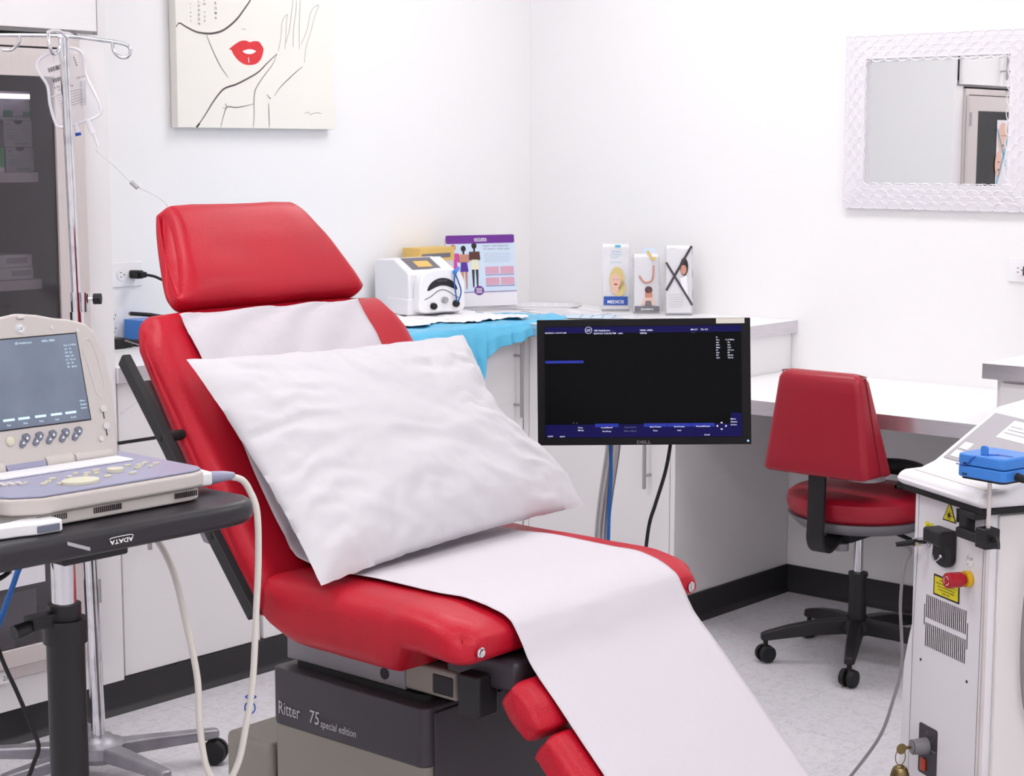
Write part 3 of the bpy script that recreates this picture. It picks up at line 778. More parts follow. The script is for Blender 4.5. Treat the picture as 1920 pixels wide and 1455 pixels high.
# sloping control panel on top front
al = math.atan2(h-.168, .041)
b = N(); prism(b, [(.016, .1428), (.084, .1762), (.0835, .1775), (.0155, .1441)], -.070, .045, 'x'); obj('control_panel', b, 'grey', t, label='grey control panel')
b = N(); prism(b, [(.028, .1500), (.062, .1668), (.0615, .1678), (.0275, .1511)], -.038, .02, 'x'); obj('display', b, 'gold', t)
# pump head
hd = [(-.086, .008), (.0, .005), (.086, .008), (.092, .06), (.090, .108), (.062, .137), (0, .147), (-.062, .136), (-.086, .108), (-.09, .06)]
b = N(); prism(b, [(p.x, p.y) for p in cr([(x+.01, z, 0) for x, z in hd], 4, True)], -.038, .0, 'y'); obj('pump_head', b, 'plate', t, .006, 3)
b = N()
arc = [(.01+.062*math.cos(R(a)), .068+.062*math.sin(R(a))*.78) for a in range(12, 169, 6)]
arc2 = [(.01+.058*math.cos(R(a)), .079+(-.003+.016*max(0, math.sin(R(a)))**3)) for a in range(174, 5, -6)]
prism(b, arc+arc2, -.0396, -.0385, 'y'); obj('window', b, 'ink', t, label='black arched window')
b = N(); text(b, 'DISPOMED', .01, .1045, .0085, -.0402, 'c'); obj('window_text', b, 'grey', t)
b = N(); ribbon(b, [(-.062, .048), (-.035, .058), (-.012, .073), (.01, .078), (.035, .071), (.06, .056), (.078, .048)], -.0392, .0022, taper=False, n=3); obj('jaw_line', b, 'ink', t)
for x, z, r_, m_, nm in ((-.028, .026, .011, 'rubber', 'knob'), (.062, .03, .0115, 'rubber', 'knob'), (.017, .044, .011, 'nickel', 'latch')):
    b = N(); lathe(b, [(r_, 0), (r_, .010), (r_*.85, .013), (0, .0135)], (0, 0, 0), 24, Matrix.Translation((x, -.0385, z)) @ Matrix.Rotation(PI/2, 4, 'X')); obj(nm, b, m_, t)
b = N(); tube(b, [(.056, -.046, .13), (.05, -.05, .1), (.055, -.052, .06), (.060, -.05, .036)], .0024, 8); tube(b, [(.056, -.046, .13), (.064, -.052, .105), (.076, -.052, .07), (.066, -.05, .036)], .0024, 8)
obj('tubing', b, 'bluecord', t, label='thin blue tubing')
b = N(); ball(b, (.056, -.046, .135), .009, 1, .7, 1); tube(b, [(.056, -.046, .135), (.07, -.04, .142), (.082, -.03, .146)], .005, 8); obj('tube_clip', b, 'blue', t)

# purple headed poster holder
t = thing('brochure_poster', 'upright leaflet display with a purple banner and three women seen from behind', 'poster', (-.425, -.155, CZ+.008), R(-24))
b = N(); prism(b, [(.010, 0), (-.05, 0), (-.05, .003), (.004, .003), (.037, .25), (.040, .25)], -.115, .115, 'x'); obj('stand', b, 'acrylic', t)
PM = Matrix.Rotation(R(-7), 4, 'X')
def pobj(name, b, m):
    bmesh.ops.transform(b, matrix=PM, verts=b.verts[:]); return obj(name, b, m, t)
b = N(); bx(b, (-.115, .115), (-.002, 0), (.008, .262)); pobj('board', b, 'sheet')
b = N(); bx(b, (-.115, .115), (-.0026, -.002), (.06, .235)); pobj('picture_ground', b, 'lblue')
b = N(); prism(b, rrect(.23, .03, .006, 0, .247), -.0034, -.0021, 'y'); pobj('banner', b, 'purple')
b = N(); text(b, 'ASCLERA', 0, .244, .0105, -.0038, 'c', bold=.02); flatpoly(b, [(-.02, .2395), (.022, .2395), (.022, .2415), (-.02, .2415)], -.0038); pobj('banner_text', b, 'wht')
b = N(); text(b, 'ENJOY THE FREEDOM', .008, .219, .0088, -.003); text(b, 'TO SHOW YOUR LEGS', .008, .208, .0088, -.003)
for k in range(6): flatpoly(b, [(.01, .195-.006*k), (.01+random.uniform(.08, .098), .195-.006*k), (.01+.09, .1955-.006*k), (.01, .1955-.006*k)], -.003)
pobj('heading', b, 'grey')
t.scale = (1.13, 1, .97)
b = N()
for x in (.012, .063):
    for z in (.122, .083): flatpoly(b, [(x, z), (x+.046, z), (x+.046, z+.026), (x, z+.026)], -.0032)
pobj('leg_photos', b, 'photo')
b = N(); ribbon(b, [(-.115, .0585), (.115, .0585)], -.0033, .002, taper=False); flatpoly(b, [(.012, .117), (.109, .117), (.109, .119), (.012, .119)], -.0033); flatpoly(b, [(.012, .078), (.109, .078), (.109, .08), (.012, .08)], -.0033); disc(b, -.012, .064, .0165, -.0036); pobj('rules', b, 'purple')
b = N()
for k in range(4): flatpoly(b, [(-.022, .055+.005*k), (-.002, .055+.005*k), (-.002, .057+.005*k), (-.022, .057+.005*k)], -.0040)
pobj('badge_text', b, 'wht')
def fig(cx, z, h, top, low, skin, hair, leg):
    s = h
    b = N(); disc(b, cx, z+s*.93, s*.055, -.0032, rz=s*.07); flatpoly(b, [(cx-s*.02, z+s*.8), (cx+s*.02, z+s*.8), (cx+s*.02, z+s*.9), (cx-s*.02, z+s*.9)], -.003)
    pobj('head', b, hair)
    b = N(); flatpoly(b, [(cx-s*.11, z+s*.8), (cx+s*.11, z+s*.8), (cx+s*.12, z+s*.62), (cx+s*.07, z+s*.6), (cx-s*.07, z+s*.6), (cx-s*.12, z+s*.62)], -.0033); pobj('torso', b, top)
    b = N(); flatpoly(b, [(cx-s*.065, z+s*.62), (cx+s*.065, z+s*.62), (cx+s*.09, z+s*.4), (cx-s*.09, z+s*.4)], -.0034); pobj('skirt', b, low)
    b = N(); flatpoly(b, [(cx-s*.07, z+s*.41), (cx-s*.01, z+s*.41), (cx-s*.03, z), (cx-s*.06, z)], -.0031); flatpoly(b, [(cx+s*.01, z+s*.41), (cx+s*.07, z+s*.41), (cx+s*.05, z), (cx+s*.02, z)], -.0031); pobj('legs', b, leg)
fig(-.092, .07, .16, 'pink', 'pink', 'skin', 'skin', 'skin'); fig(-.058, .07, .155, 'skin', 'violet', 'skin', 'hair', 'skin'); fig(-.022, .075, .16, 'dskin', 'cr', 'dskin', 'hair', 'charcoal')
# box behind the pump
t = thing('glove_box', 'yellow and dark carton standing behind the white pump', 'box', (-.60, -.07, CZ+.001))
b = N(); bx(b, (-.088, .08), (-.035, .045), (0, .222)); obj('box', b, 'box2', t, .002)
b = N(); bx(b, (-.0885, .0805), (-.036, .0455), (.178, .2225)); obj('yellow_top', b, 'gold', t)
b = N(); bx(b, (-.08, .06), (-.037, -.036), (.188, .203)); obj('dark_band', b, 'grey', t)
b = N(); text(b, 'Surgicare', -.075, .190, .012, -.0375); obj('print', b, 'wht', t)

# loose papers between drape and holders
def loose(x, y, rz, w, l, k, label, m='sheet', tint=None):
    t = thing('loose_leaflet', label, 'leaflet', (x, y, CZ+.0012+k*.0022), rz)
    b = N()
    def f(u, v): return (-w/2+w*u, -l/2+l*v, .0005*(1+math.sin(u*3+k))+.0004*u*v)
    grid(b, 6, 6, f); obj('paper', b, m, t, solid=.001)
    b = N()
    for i in range(5): bx(b, (-w*.4, w*random.uniform(0, .4)), (-l*.35+i*l*.14, -l*.35+i*l*.14+.003), (.0019, .0022))
    obj('print', b, tint or 'lgrey', t)
loose(-.20, -.20, R(20), .22, .28, 0, 'white leaflet flat on the counter near the wall corner', tint='wht')
loose(-.14, -.17, R(40), .21, .28, 1, 'upper white leaflet of the pair near the wall corner', tint='wht')
loose(-.30, -.42, R(-15), .2, .26, 0, 'white leaflet flat in front of the left brochure holder', tint='lgrey')
loose(-.37, -.62, R(32), .14, .26, 1, 'grey and blue leaflet flat on the counter behind the monitor', m='lblue', tint='grey')
loose(-.33, -.78, R(5), .1, .2, 2, 'pale leaflet flat in front of the middle brochure holder', tint='lgrey')

def holder(x, y, rz, w, h, label, kind):
    t = thing('brochure_holder', label, 'brochure holder', (x, y, CZ), rz)
    PMx = Matrix.Rotation(R(-9), 4, 'X')
    def ho(name, b, m, par=t):
        bmesh.ops.transform(b, matrix=PMx, verts=b.verts[:]); return obj(name, b, m, par)
    b = N(); bx(b, (-w, w), (-.001, .0012), (.008, h*.95)); bx(b, (-w, w), (.028, .03), (.008, h)); bx(b, (-w, -w+.002), (0, .03), (.008, h*.93)); bx(b, (w-.002, w), (0, .03), (.008, h*.93)); bx(b, (-w, w), (0, .03), (.006, .009)); ho('case', b, 'acrylic')
    b = N(); bx(b, (-w, w), (.0, .05), (0.0005, .003)); obj('foot', b, 'acrylic', t)
    b = N(); bx(b, (-w+.004, w-.004), (.004, .026), (.010, h)); ho('brochures', b, 'wht')
    y_ = -.0014 if kind != 'x' else -.0014
    def fx(name, pts_list, m, yy=y_, kind_='p'):
        b = N()
        for p_ in pts_list:
            if kind_ == 'd': disc(b, p_[0], p_[1], p_[2], yy, rz=p_[3])
            else: flatpoly(b, p_, yy)
        ho(name, b, m)
    if kind == 'medicis':
        fx('hair_print', [(.004, .112, .026, .042), (.012, .082, .022, .03)], 'blond', kind_='d')
        fx('face_print', [(.0, .105, .017, .025)], 'lskin', -.0018, 'd'); fx('hand_print', [(-.004, .076, .014, .014)], 'lskin', -.002, 'd')
        fx('eyes_print', [(-.006, .11, .0022, .0012), (.006, .11, .0022, .0012)], 'brown', -.0022, 'd'); fx('mouth_print', [(0, .094, .006, .0028)], 'estop', -.0022, 'd')
        fx('blue_panel', [[(-w*.86, .022), (w*.86, .022), (w*.86, .052), (-w*.86, .052)]], 'mblue', -.0022)
        b = N(); text(b, 'MEDICIS', 0, .028, .0155, -.0028, 'c', bold=.01); ho('lettering', b, 'wht')
        fx('tab_print', [[(-.004, .222), (.016, .222), (.016, .23), (-.004, .23)]], 'cyan')
        b = N()
        for k, s_ in enumerate(('LOOK GREAT', 'AND PERFECT', 'AT THAT')): text(b, s_, -.018, .205-.01*k, .006, y_)
        flatpoly(b, [(-.02, .17), (.02, .17), (.02, .171), (-.02, .171)], y_); ho('small_text', b, 'cyan')
    elif kind == 'woman':
        fx('head_print', [(.006, .065, .013, .018)], 'skin', kind_='d'); fx('hair_print', [(.006, .082, .013, .012)], 'brown', kind_='d')
        fx('arms_print', [[(-.02, .03), (.028, .03), (.02, .055), (-.006, .055)]], 'lskin', -.0017)
        b = N(); ribbon(b, [(-.026, .13), (-.01, .108), (.008, .108), (.02, .12), (.024, .165)], -.002, .006, taper=False); ho('arm_line', b, 'skin')
        b = N(); ribbon(b, [(.002, .215), (.012, .2), (.022, .185), (.03, .192)], -.0022, .008, taper=False); ho('ribbon_print', b, 'gold')
        fx('waist_print', [[(-.01, .02), (.018, .02), (.014, .045), (-.004, .045)]], 'grey', -.0022)
        fx('footer_band', [[(-w*.94, .008), (w*.94, .008), (w*.94, .026), (-w*.94, .026)]], 'grey', -.0024)
        b = N(); text(b, 'Juvederm', 0, .013, .011, -.003, 'c', bold=.01); ho('lettering', b, 'wht')
        b = N(); bx(b, (-.012, .03), (.012, .016), (h-.02, h+.022)); ho('rear_brochure', b, 'lblue')
    else:
        b = N(); ribbon(b, [(-w*.98, .085), (w*.95, .235)], -.0024, .008, taper=False); ribbon(b, [(-w*.98, .18), (w*.98, .035)], -.0026, .007, taper=False); ho('cross_print', b, 'charcoal')
        fx('hair_print', [(.017, .165, .014, .03)], 'hair', kind_='d'); fx('face_print', [(.015, .155, .010, .016)], 'skin', -.0018, 'd')
        fx('shirt_print', [[(.002, .125), (.026, .135), (.03, .06), (.014, .08)]], 'sheet', -.0018)
        b = N()
        for k in range(6): flatpoly(b, [(-w*.8, .07-.008*k), (w*.3, .07-.008*k), (w*.3, .071-.008*k), (-w*.8, .071-.008*k)], y_)
        text(b, 'allergan', -w*.7, .225, .007, y_); ho('small_text', b, 'lgrey')
        b = N(); bx(b, (w+.0005, w+.0015), (.004, .02), (.13, .155)); bx(b, (w+.0005, w+.0015), (.004, .014), (.21, .235)); bx(b, (w+.0005, w+.0015), (.004, .012), (.06, .085)); ho('spine_marks', b, 'ink')
    return t
holder(-.150, -.522, R(-52), .048, .235, 'left brochure holder with a smiling blonde woman and a blue lettered panel', 'medicis')
holder(-.150, -.657, R(-47), .045, .205, 'middle brochure holder with an arm-stretching woman over a grey footer', 'woman')
holder(-.130, -.778, R(-47), .045, .238, 'right brochure holder with a large black cross beside a dark-haired woman', 'x')

# ================================================================ STOOL
t = thing('rolling_stool', 'red vinyl rolling stool with a tapered backrest and black five-star base', 'stool', (-.585, -1.745, 0))
b = N(); lathe(b, [(0, .438), (.19, .438), (.203, .45), (.208, .47), (.204, .492), (.19, .503), (.1, .51), (0, .511)], seg=48); obj('seat', b, 'red2', t)
b = N(); lathe(b, [(0, .4), (.12, .396), (.172, .404), (.197, .425), (.203, .437), (0, .4375)], (-.0, 0, 0), 48); obj('seat_pan', b, 'greymet', t, label='grey plastic seat shell')
# black arm rest ring piece at the back of the seat
b = N()
def arcpad(u, v):
    a = R(-115+160*u); tp_ = max(.02, math.sin(PI*u))**.4; r_ = .165+.028*tp_*math.cos(2*PI*v); z = .540+.026*tp_*math.sin(2*PI*v)+.012*math.sin(PI*u)
    return (r_*math.cos(a), r_*math.sin(a), z)
grid(b, 30, 12, arcpad); obj('seat_pad', b, 'rubber', t, label='black curved pad on the seat')
b = N(); cyl(b, (0, 0, .2), (0, 0, .4), .0135); obj('gas_column', b, 'chrome', t)
b = N(); cyl(b, (0, 0, .09), (0, 0, .255), .026, .025); cyl(b, (0, 0, .252), (0, 0, .262), .028); obj('column_sleeve', b, 'black', t)
b = N(); lathe(b, [(.0, .085), (.045, .085), (.05, .10), (.04, .125), (0, .13)]); obj('hub', b, 'black', t)
for k in range(5):
    a = R(62+72*k); ca, sa = math.cos(a), math.sin(a)
    b = N()
    V = []
    for s_, hw, z0, z1 in ((.03, .024, .085, .128), (.12, .022, .082, .122), (.2, .019, .074, .108), (.262, .016, .066, .092), (.278, .013, .066, .086)):
        V.append([b.verts.new((ca*s_-sa*y_, sa*s_+ca*y_, z_)) for y_, z_ in ((-hw, z0), (hw, z0), (hw*.75, z1), (-hw*.75, z1))])
    for A, B in zip(V, V[1:]):
        for j in range(4): b.faces.new([A[j], A[(j+1) % 4], B[(j+1) % 4], B[j]])
    b.faces.new(V[0]); b.faces.new(V[-1][::-1])
    leg = obj('leg', b, 'black', t, .004)
    b = N(); cx_, cy_ = ca*.264, sa*.264; w_ = a+PI/2+.5*math.sin(k*2.1)
    dx, dy = math.cos(w_), math.sin(w_)
    for s_ in (-1, 1):
        c0 = Vector((cx_+dx*.006*s_, cy_+dy*.006*s_, .0265)); c1 = Vector((cx_+dx*.021*s_, cy_+dy*.021*s_, .0265))
        cyl(b, c0, c1, .026, .023, 24)
    cyl(b, (cx_, cy_, .03), (cx_, cy_, .07), .007); obj('castor', b, 'rubber', leg)
# backrest: tapered wedge
def stool_back():
    b = N()
    zs = [(.583, .158, .0), (.60, .166, .0), (.66, .158, .006), (.72, .15, .010), (.78, .141, .013), (.83, .132, .014), (.853, .122, .012)]
    # bottom wide and deep, top narrow and thin
    rings = []
    def ring(z, hw, ins):
        k = (z-.583)/.27; th = .15-.085*k; xb = -.262+.012*k
        P = rrect(th-2*ins, (hw-ins)*2, .022-ins*.5, xb+th/2, 0, 4)
        return [b.verts.new((x+.02*(1-abs(y)/hw)**2*0, y, z+(.004*math.cos(y/hw*PI/2)))) for x, y in P]
    for i, (z, hw, dz) in enumerate([(.5765, .164, .016), (.5775, .164, .009), (.583, .166, .002)]+[(.59+.25*k_/8, .165-.035*k_/8, 0) for k_ in range(9)]+[(.850, .129, .004), (.857, .128, .010), (.861, .127, .018), (.8625, .127, .026)]):
        rings.append(ring(z, hw, dz))
    for A, B in zip(rings, rings[1:]):
        n = len(A)
        for j in range(n): b.faces.new([A[j], A[(j+1) % n], B[(j+1) % n], B[j]])
    b.faces.new(rings[0][::-1]); b.faces.new(rings[-1])
    return b
bk = obj('backrest', stool_back(), 'red2', t, angle=60)
b = N()
for sgn in (-1, 1):
    pts = []
    for k in range(11):
        kk = k/10; th = .15-.085*kk; xb = -.262+.012*kk; z = .585+.27*kk; hw = .166-.038*kk
        pts.append((xb+th*.52, -sgn*(hw+.0005), z))
    tube(b, pts, .0016, 6, 2)
tube(b, [(-.25+.034, -.1265, .850), (-.25+.034, -.112, .8605), (-.25+.034, .112, .8605), (-.25+.034, .1265, .850)], .0014, 6, 3)
obj('piping', b, 'seam', bk)
b = N(); prism(b, rrect(.10, .10, .04, -.205, -.13), .577, .585); obj('hinge_plate', b, 'greymet', t)
b = N()
P_ = [(-.235, .60), (-.238, .45), (-.24, .40), (-.225, .372), (-.19, .362), (-.12, .392), (-.02, .402)]
L1 = cr([(x, z, 0) for x, z in P_], 6)
A = []
for i, p in enumerate(L1):
    tt = (L1[min(i+1, len(L1)-1)]-L1[max(i-1, 0)]).normalized(); n_ = Vector((-tt.y, tt.x, 0))
    A.append([b.verts.new((p.x+n_.x*s1*.006, s2*.026, p.y+n_.y*s1*.006)) for s1, s2 in ((-1, -1), (-1, 1), (1, 1), (1, -1))])
for q0, q1 in zip(A, A[1:]):
    for j in range(4): b.faces.new([q0[j], q0[(j+1) % 4], q1[(j+1) % 4], q1[j]])
b.faces.new(A[0]); b.faces.new(A[-1][::-1]); obj('back_support', b, 'black', t, .002, label='black L-shaped steel strap')
b = N(); bx(b, (-.13, .02), (-.05, .05), (.375, .402)); obj('tilt_mechanism', b, 'black', t, .004)
b = N(); cyl(b, (-.13, -.02, .352), (-.13, -.02, .372), .02); obj('adjust_knob', b, 'greymet', t)
b = N(); tube(b, [(.02, -.08, .395), (.03, -.16, .37), (.035, -.22, .35)], .006); cyl(b, (.034, -.21, .352), (.04, -.26, .338), .011); obj('lever', b, 'black', t)

# ================================================================ MONITOR
t = thing('computer_monitor', 'black flat monitor on a silver stand showing a dark ultrasound screen', 'monitor', (-1.567, -1.704, 0), R(-53.2))
mon = bpy.data.objects.new('display', None)
TM = Matrix.Translation((0, 0, .906)) @ Matrix.Rotation(R(-1.15), 4, 'Y') @ Matrix.Rotation(R(-7.6), 4, 'X')
bpy.data.objects.remove(mon)
WM, HM = .2575, .1525
def mo_(name, b, m, par=None, bev=0):
    bmesh.ops.transform(b, matrix=TM, verts=b.verts[:]); return obj(name, b, m, par or t, bev)
b = N(); bx(b, (-WM, WM), (-.012, .012), (-HM, HM)); bx(b, (-WM*.6, WM*.6), (.012, .04), (-HM*.6, HM*.6)); body = mo_('casing', b, 'bezel', bev=.002)
sx0, sx1, sz0, sz1 = -WM+.018, WM-.022, -HM+.018, HM-.017
b = N(); bx(b, (sx0, sx1), (-.0128, -.0121), (sz0, sz1)); scr = mo_('screen', b, 'scr')
b = N(); bx(b, (sx0+.001, sx1), (-.0133, -.0129), (sz1-.0165, sz1-.001)); bx(b, (sx0+.001, sx1), (-.0133, -.0129), (sz0+.001, sz0+.032))
bx(b, (sx1-.026, sx1-.001), (-.0133, -.0129), (sz0+.033, sz0+.058)); mo_('screen_bars', b, 'navy', scr)
b = N()
for u0, u1 in ((.255, .375), (.503, .622), (.624, .742), (.744, .862)):
    bx(b, (sx0+(sx1-sx0)*u0, sx0+(sx1-sx0)*u1), (-.0137, -.0134), (sz0+.0255, sz0+.034))
bx(b, (sx0+.002, sx0+.095), (-.0137, -.0134), (sz1-.089, sz1-.0825)); mo_('screen_buttons', b, 'blueb', scr)
b = N(); y_ = -.0141
def st(s, u, v, size=.0052, al='l', st_=1.25): text(b, s, sx0+(sx1-sx0)*u, sz1-(sz1-sz0)*v, size, y_, al, stretch=st_, bold=.012)
st('02/03/23 11:34:10 AM', .004, .062, .0044, st_=1.3); st('GE Healthcare   .', .255, .045); st('02/01/23 5:26:33 PM   adm', .252, .071)
st('VEIN, VEIN', .487, .047); st('VEINS', .487, .073); st('MI 0.7    TIs 0.5', .745, .045)
for k, (a_, c_) in enumerate((('B', ''), ('Frq', '11.0 MHz'), ('Gn', '54'), ('E/A', '2/2'), ('Map', 'C/0'), ('D', '3.0 cm'), ('DR', '87'), ('FR', '28 Hz'), ('AO', '100 %'))):
    st(a_, .873, .115+.023*k, .0044); st(c_, .918 if k in (1,) else .93, .115+.023*k, .0044)
for k, s_ in enumerate(('Menu', 'Delete', 'Active')): st(s_, .942, .845+.026*k, .0046)
st('Cine', .168, .914, .0048); st('Mode', .168, .938, .0048)
st('Loop/Speed', .315, .914, .0046, 'c'); st('Run/Stop', .315, .948, .0046, 'c')
st('Start Frame', .562, .911, .0046, 'c'); st('First', .562, .945, .0046, 'c'); st('End Frame', .683, .911, .0046, 'c'); st('Last', .683, .943, .0046, 'c'); st('Frame/bFrame', .803, .909, .0046, 'c'); st('Scroll', .823, .985, .0046, 'c')
st('start', .075, .992, .0052); st('CAPS', .012, .991, .0046)
ringp(b, sx0+(sx1-sx0)*.226, sz1-.0095, .0085, .0009, y_, 24); text(b, 'GE', sx0+(sx1-sx0)*.226, sz1-.0125, .0085, y_, 'c', shear=.3)
for dx, dz, tri in ((0, .008, ((-.003, 0), (.003, 0), (0, .004))), (0, -.008, ((-.003, 0), (.003, 0), (0, -.004))), (-.009, 0, ((0, -.003), (0, .003), (-.004, 0))), (.009, 0, ((0, -.003), (0, .003), (.004, 0)))):
    quad(b, [(sx0+(sx1-sx0)*.897+dx+p[0], y_, sz0+.0265+dz*.8+p[1]) for p in tri])
mo_('screen_text', b, 'stxt', scr)
b = N(); st('Cycle Select', .435, .913, .0046, 'c'); st('Main Gallery', .435, .947, .0046, 'c'); st('-------', .747, .07, .004); st('<  >', .14, .875, .006)
mo_('screen_dim_text', b, 'stxt2', scr)
b = N(); text(b, 'DELL', 0, -HM+.003, .0105, -.0126, 'c', stretch=1.5, bold=.02); mo_('maker_logo', b, 'grey')
b = N(); cyl(b, (WM-.008, -.0125, -HM+.0085), (WM-.008, -.0119, -HM+.0085), .0022, seg=12); mo_('power_light', b, 'led')
b = N(); bx(b, (WM-.082, WM-.014), (-.0128, -.0121), (HM-.0135, HM-.001)); mo_('sticker', b, 'label', label=None) if 0 else mo_('sticker', b, 'label')
b = N(); tube(b, [(-.07, .055, .86), (-.072, .058, .76), (-.078, .062, .70), (-.092, .062, .6), (-.1, .062, .5), (-.102, .062, .3), (-.102, .062, .04)], .0185, 20); obj('stand_post', b, 'nickel', t, label='curved silver monitor post')
b = N(); bx(b, (-.11, .06), (.035, .075), (.86, .93)); obj('mount', b, 'bezel', t, .004)
b = N(); lathe(b, [(0, 0), (.17, 0), (.17, .02), (.15, .032), (.03, .045), (0, .045)], (-.102, .062, .001)); obj('stand_foot', b, 'greymet', t)
b = N(); tube(b, [(-.082, .03, .8), (-.080, .033, .76), (-.078, .036, .66), (-.082, .036, .56), (-.084, .036, .4), (-.09, .036, .1), (-.12, .03, .052)], .0045); obj('signal_cable', b, 'bluecord', t, label='blue signal cable')
b = N(); tube(b, [(.07, .02, .80), (.067, .02, .75), (.055, .02, .68), (.032, .02, .6), (.016, .02, .54), (.0, .02, .4), (-.04, .0, .15), (-.06, -.02, .05)], .0046); obj('power_cable', b, 'rubber', t, label='black power cable')

# ================================================================ EXAM CHAIR
XC, HWd = -2.62, .347
t = thing('exam_chair', 'red vinyl power examination chair with raised back and lowered leg rest', 'exam chair', (XC, -2.05, 0))
OY = 2.05
def sh(P): return [(y+OY, z) for y, z in P]
def sstep(x, a_, b_):
    k = min(1, max(0, (x-a_)/(b_-a_))); return k*k*(3-2*k)
def seat_bm():
    b = N(); bmesh.ops.create_cube(b, size=2)
    bmesh.ops.subdivide_edges(b, edges=b.edges[:], cuts=27, use_grid_fill=True)
    xl, xr, yb, yf = -.347, .320, -1.888, -2.396
    half = Vector(((xr-xl)/2, (yb-yf)/2, .065)); cen = Vector(((xl+xr)/2, (yb+yf)/2, 0)); r = .040
    for v in b.verts:
        p = v.co; w_ = Vector([math.sin(c_*PI/2) for c_ in p]); q_ = Vector([w_[i]*half[i] for i in range(3)])
        inn = Vector([max(-(half[i]-r), min(half[i]-r, q_[i])) for i in range(3)]); d = q_-inn
        if d.length > 1e-6: q_ = inn+d.normalized()*r
        y = cen.y+q_.y; x = cen.x+q_.x; tz = (q_.z/half.z+1)/2
        zt = .714-.020*sstep(-y, 2.28, 2.41)+.005*(1-w_.x**2)*(1-w_.y**2)
        zb = .596-.003*sstep(-y, 1.9, 2.1)+.045*sstep(-y, 2.222, 2.258)-.006*sstep(-y, 2.25, 2.38)
        zb += .03*(1-sstep(-y, 1.89, 1.99))
        z = zb+(zt-zb)*tz
        x += .004*math.sin(PI*tz)*w_.x
        y -= .004*math.sin(PI*tz)*max(0, -w_.y)
        for cx_, sg in ((xl, 1), (xr, -1)):
            dv = Vector((x-cx_-sg*.010, y-(yf+.010), z-.684)); L = dv.length
            if L < .055:
                k = (1-L/.055)**2; an = math.atan2(dv.z, dv.x*sg-dv.y)
                x += sg*.010*k; y += .010*k; z += -.004*k+.0025*math.sin(an*5)*k
        z += .0012*fbm((x*9, y*9, z*9))
        v.co = Vector((x, y+OY, z))
    return b
b = seat_bm()
seat = obj('seat', b, 'red', t, angle=80)
for sx in (-1, 1):
    b = N(); lathe(b, [(.0045, 0), (.009, 0), (.0095, .003), (.007, .0045), (.004, .003), (0, .003)], mtx=Matrix.Translation(((-HWd+.036) if sx < 0 else .272, -2.4005+OY, .659)) @ Matrix.Rotation(R(90), 4, 'X')); obj('button_stud', b, 'chrome', seat)
# backrest: plane leaning back
bd = Vector((0, .33, .45)).normalized(); bn = Vector((0, -.45, .33)).normalized()   # along, outward to the front
base = Vector((0, -1.905+OY, .715))
def bp(a, n_): p = base+bd*a+bn*n_; return (p.y, p.z)
back_prof = [bp(-.06, -.055), bp(-.045, -.012), bp(0, .002), (bp(.1, .004)), bp(.25, .006), bp(.4, .004), bp(.53, -.002), bp(.562, -.022), bp(.556, -.05), bp(.5, -.064), bp(.3, -.068), bp(.1, -.068), bp(-.02, -.068)]
b = N(); puffy(b, back_prof, -.357, .337, .042, res=4, kin=.65, wid=lambda y, z: 1-.035*max(0, (z-.7)/.45))
for v in b.verts:
    v.co.z += .0015*fbm((v.co.x*8, v.co.y*8, v.co.z*8))
    for sx in (-1, 1):
        p_ = base+bd*.545+bn*-.01+Vector((sx*.335-.01, 0, 0)); d_ = (p_-v.co).length
        if d_ < .06: v.co += (base+bd*.46+bn*-.035+Vector((sx*.24, 0, 0))-v.co)*.22*(1-d_/.06)
obj('backrest', b, 'red', t)
# back shell (grey) behind the backrest
b = N()
for p_ in ((0),):
    A = [base+bd*a+bn*n_ for a, n_ in ((.09, -.071), (.45, -.071), (.42, -.104), (.12, -.104))]
    A0 = [b.verts.new(p+Vector((-.347, 0, 0))) for p in A]; A1 = [b.verts.new(p+Vector((.325, 0, 0))) for p in A]
    b.faces.new(A0); b.faces.new(A1[::-1])
    for i in range(4): b.faces.new([A0[i], A1[i], A1[(i+1) % 4], A0[(i+1) % 4]])
obj('back_shell', b, 'greymet', t, .004, label='grey metal shell behind the backrest')
# headrest
hb = base+bd*.565
def hp(a, n_): p = hb+bd*a+bn*n_; return (p.y, p.z)
head_prof = [hp(-.005, -.02), hp(.0, .012), hp(.03, .024), hp(.1, .028), hp(.18, .022), hp(.222, .006), hp(.232, -.016), hp(.222, -.036), hp(.15, -.045), hp(.05, -.045), hp(.005, -.038)]
b = N(); zb = hb.z
puffy(b, head_prof, -.247, .250, .034, res=5, kin=.65, wid=lambda y, z: 1-.30*max(0, min(1, (z-zb)/.185)))
for v in b.verts:
    v.co.z += .002*fbm((v.co.x*7, v.co.y*7, v.co.z*7)); v.co.y += .004*fbm((v.co.x*12, 3, v.co.z*5))
obj('headrest', b, 'red', t)
b = N(); 
for sx in (-1, 1):
    P3 = [hb+bd*-.03+bn*-.03+Vector((sx*.1, 0, 0)), hb+bd*.06+bn*-.03+Vector((sx*.1, 0, 0))]
    cyl(b, P3[0], P3[1], .008)
obj('headrest_post', b, 'chrome', t)
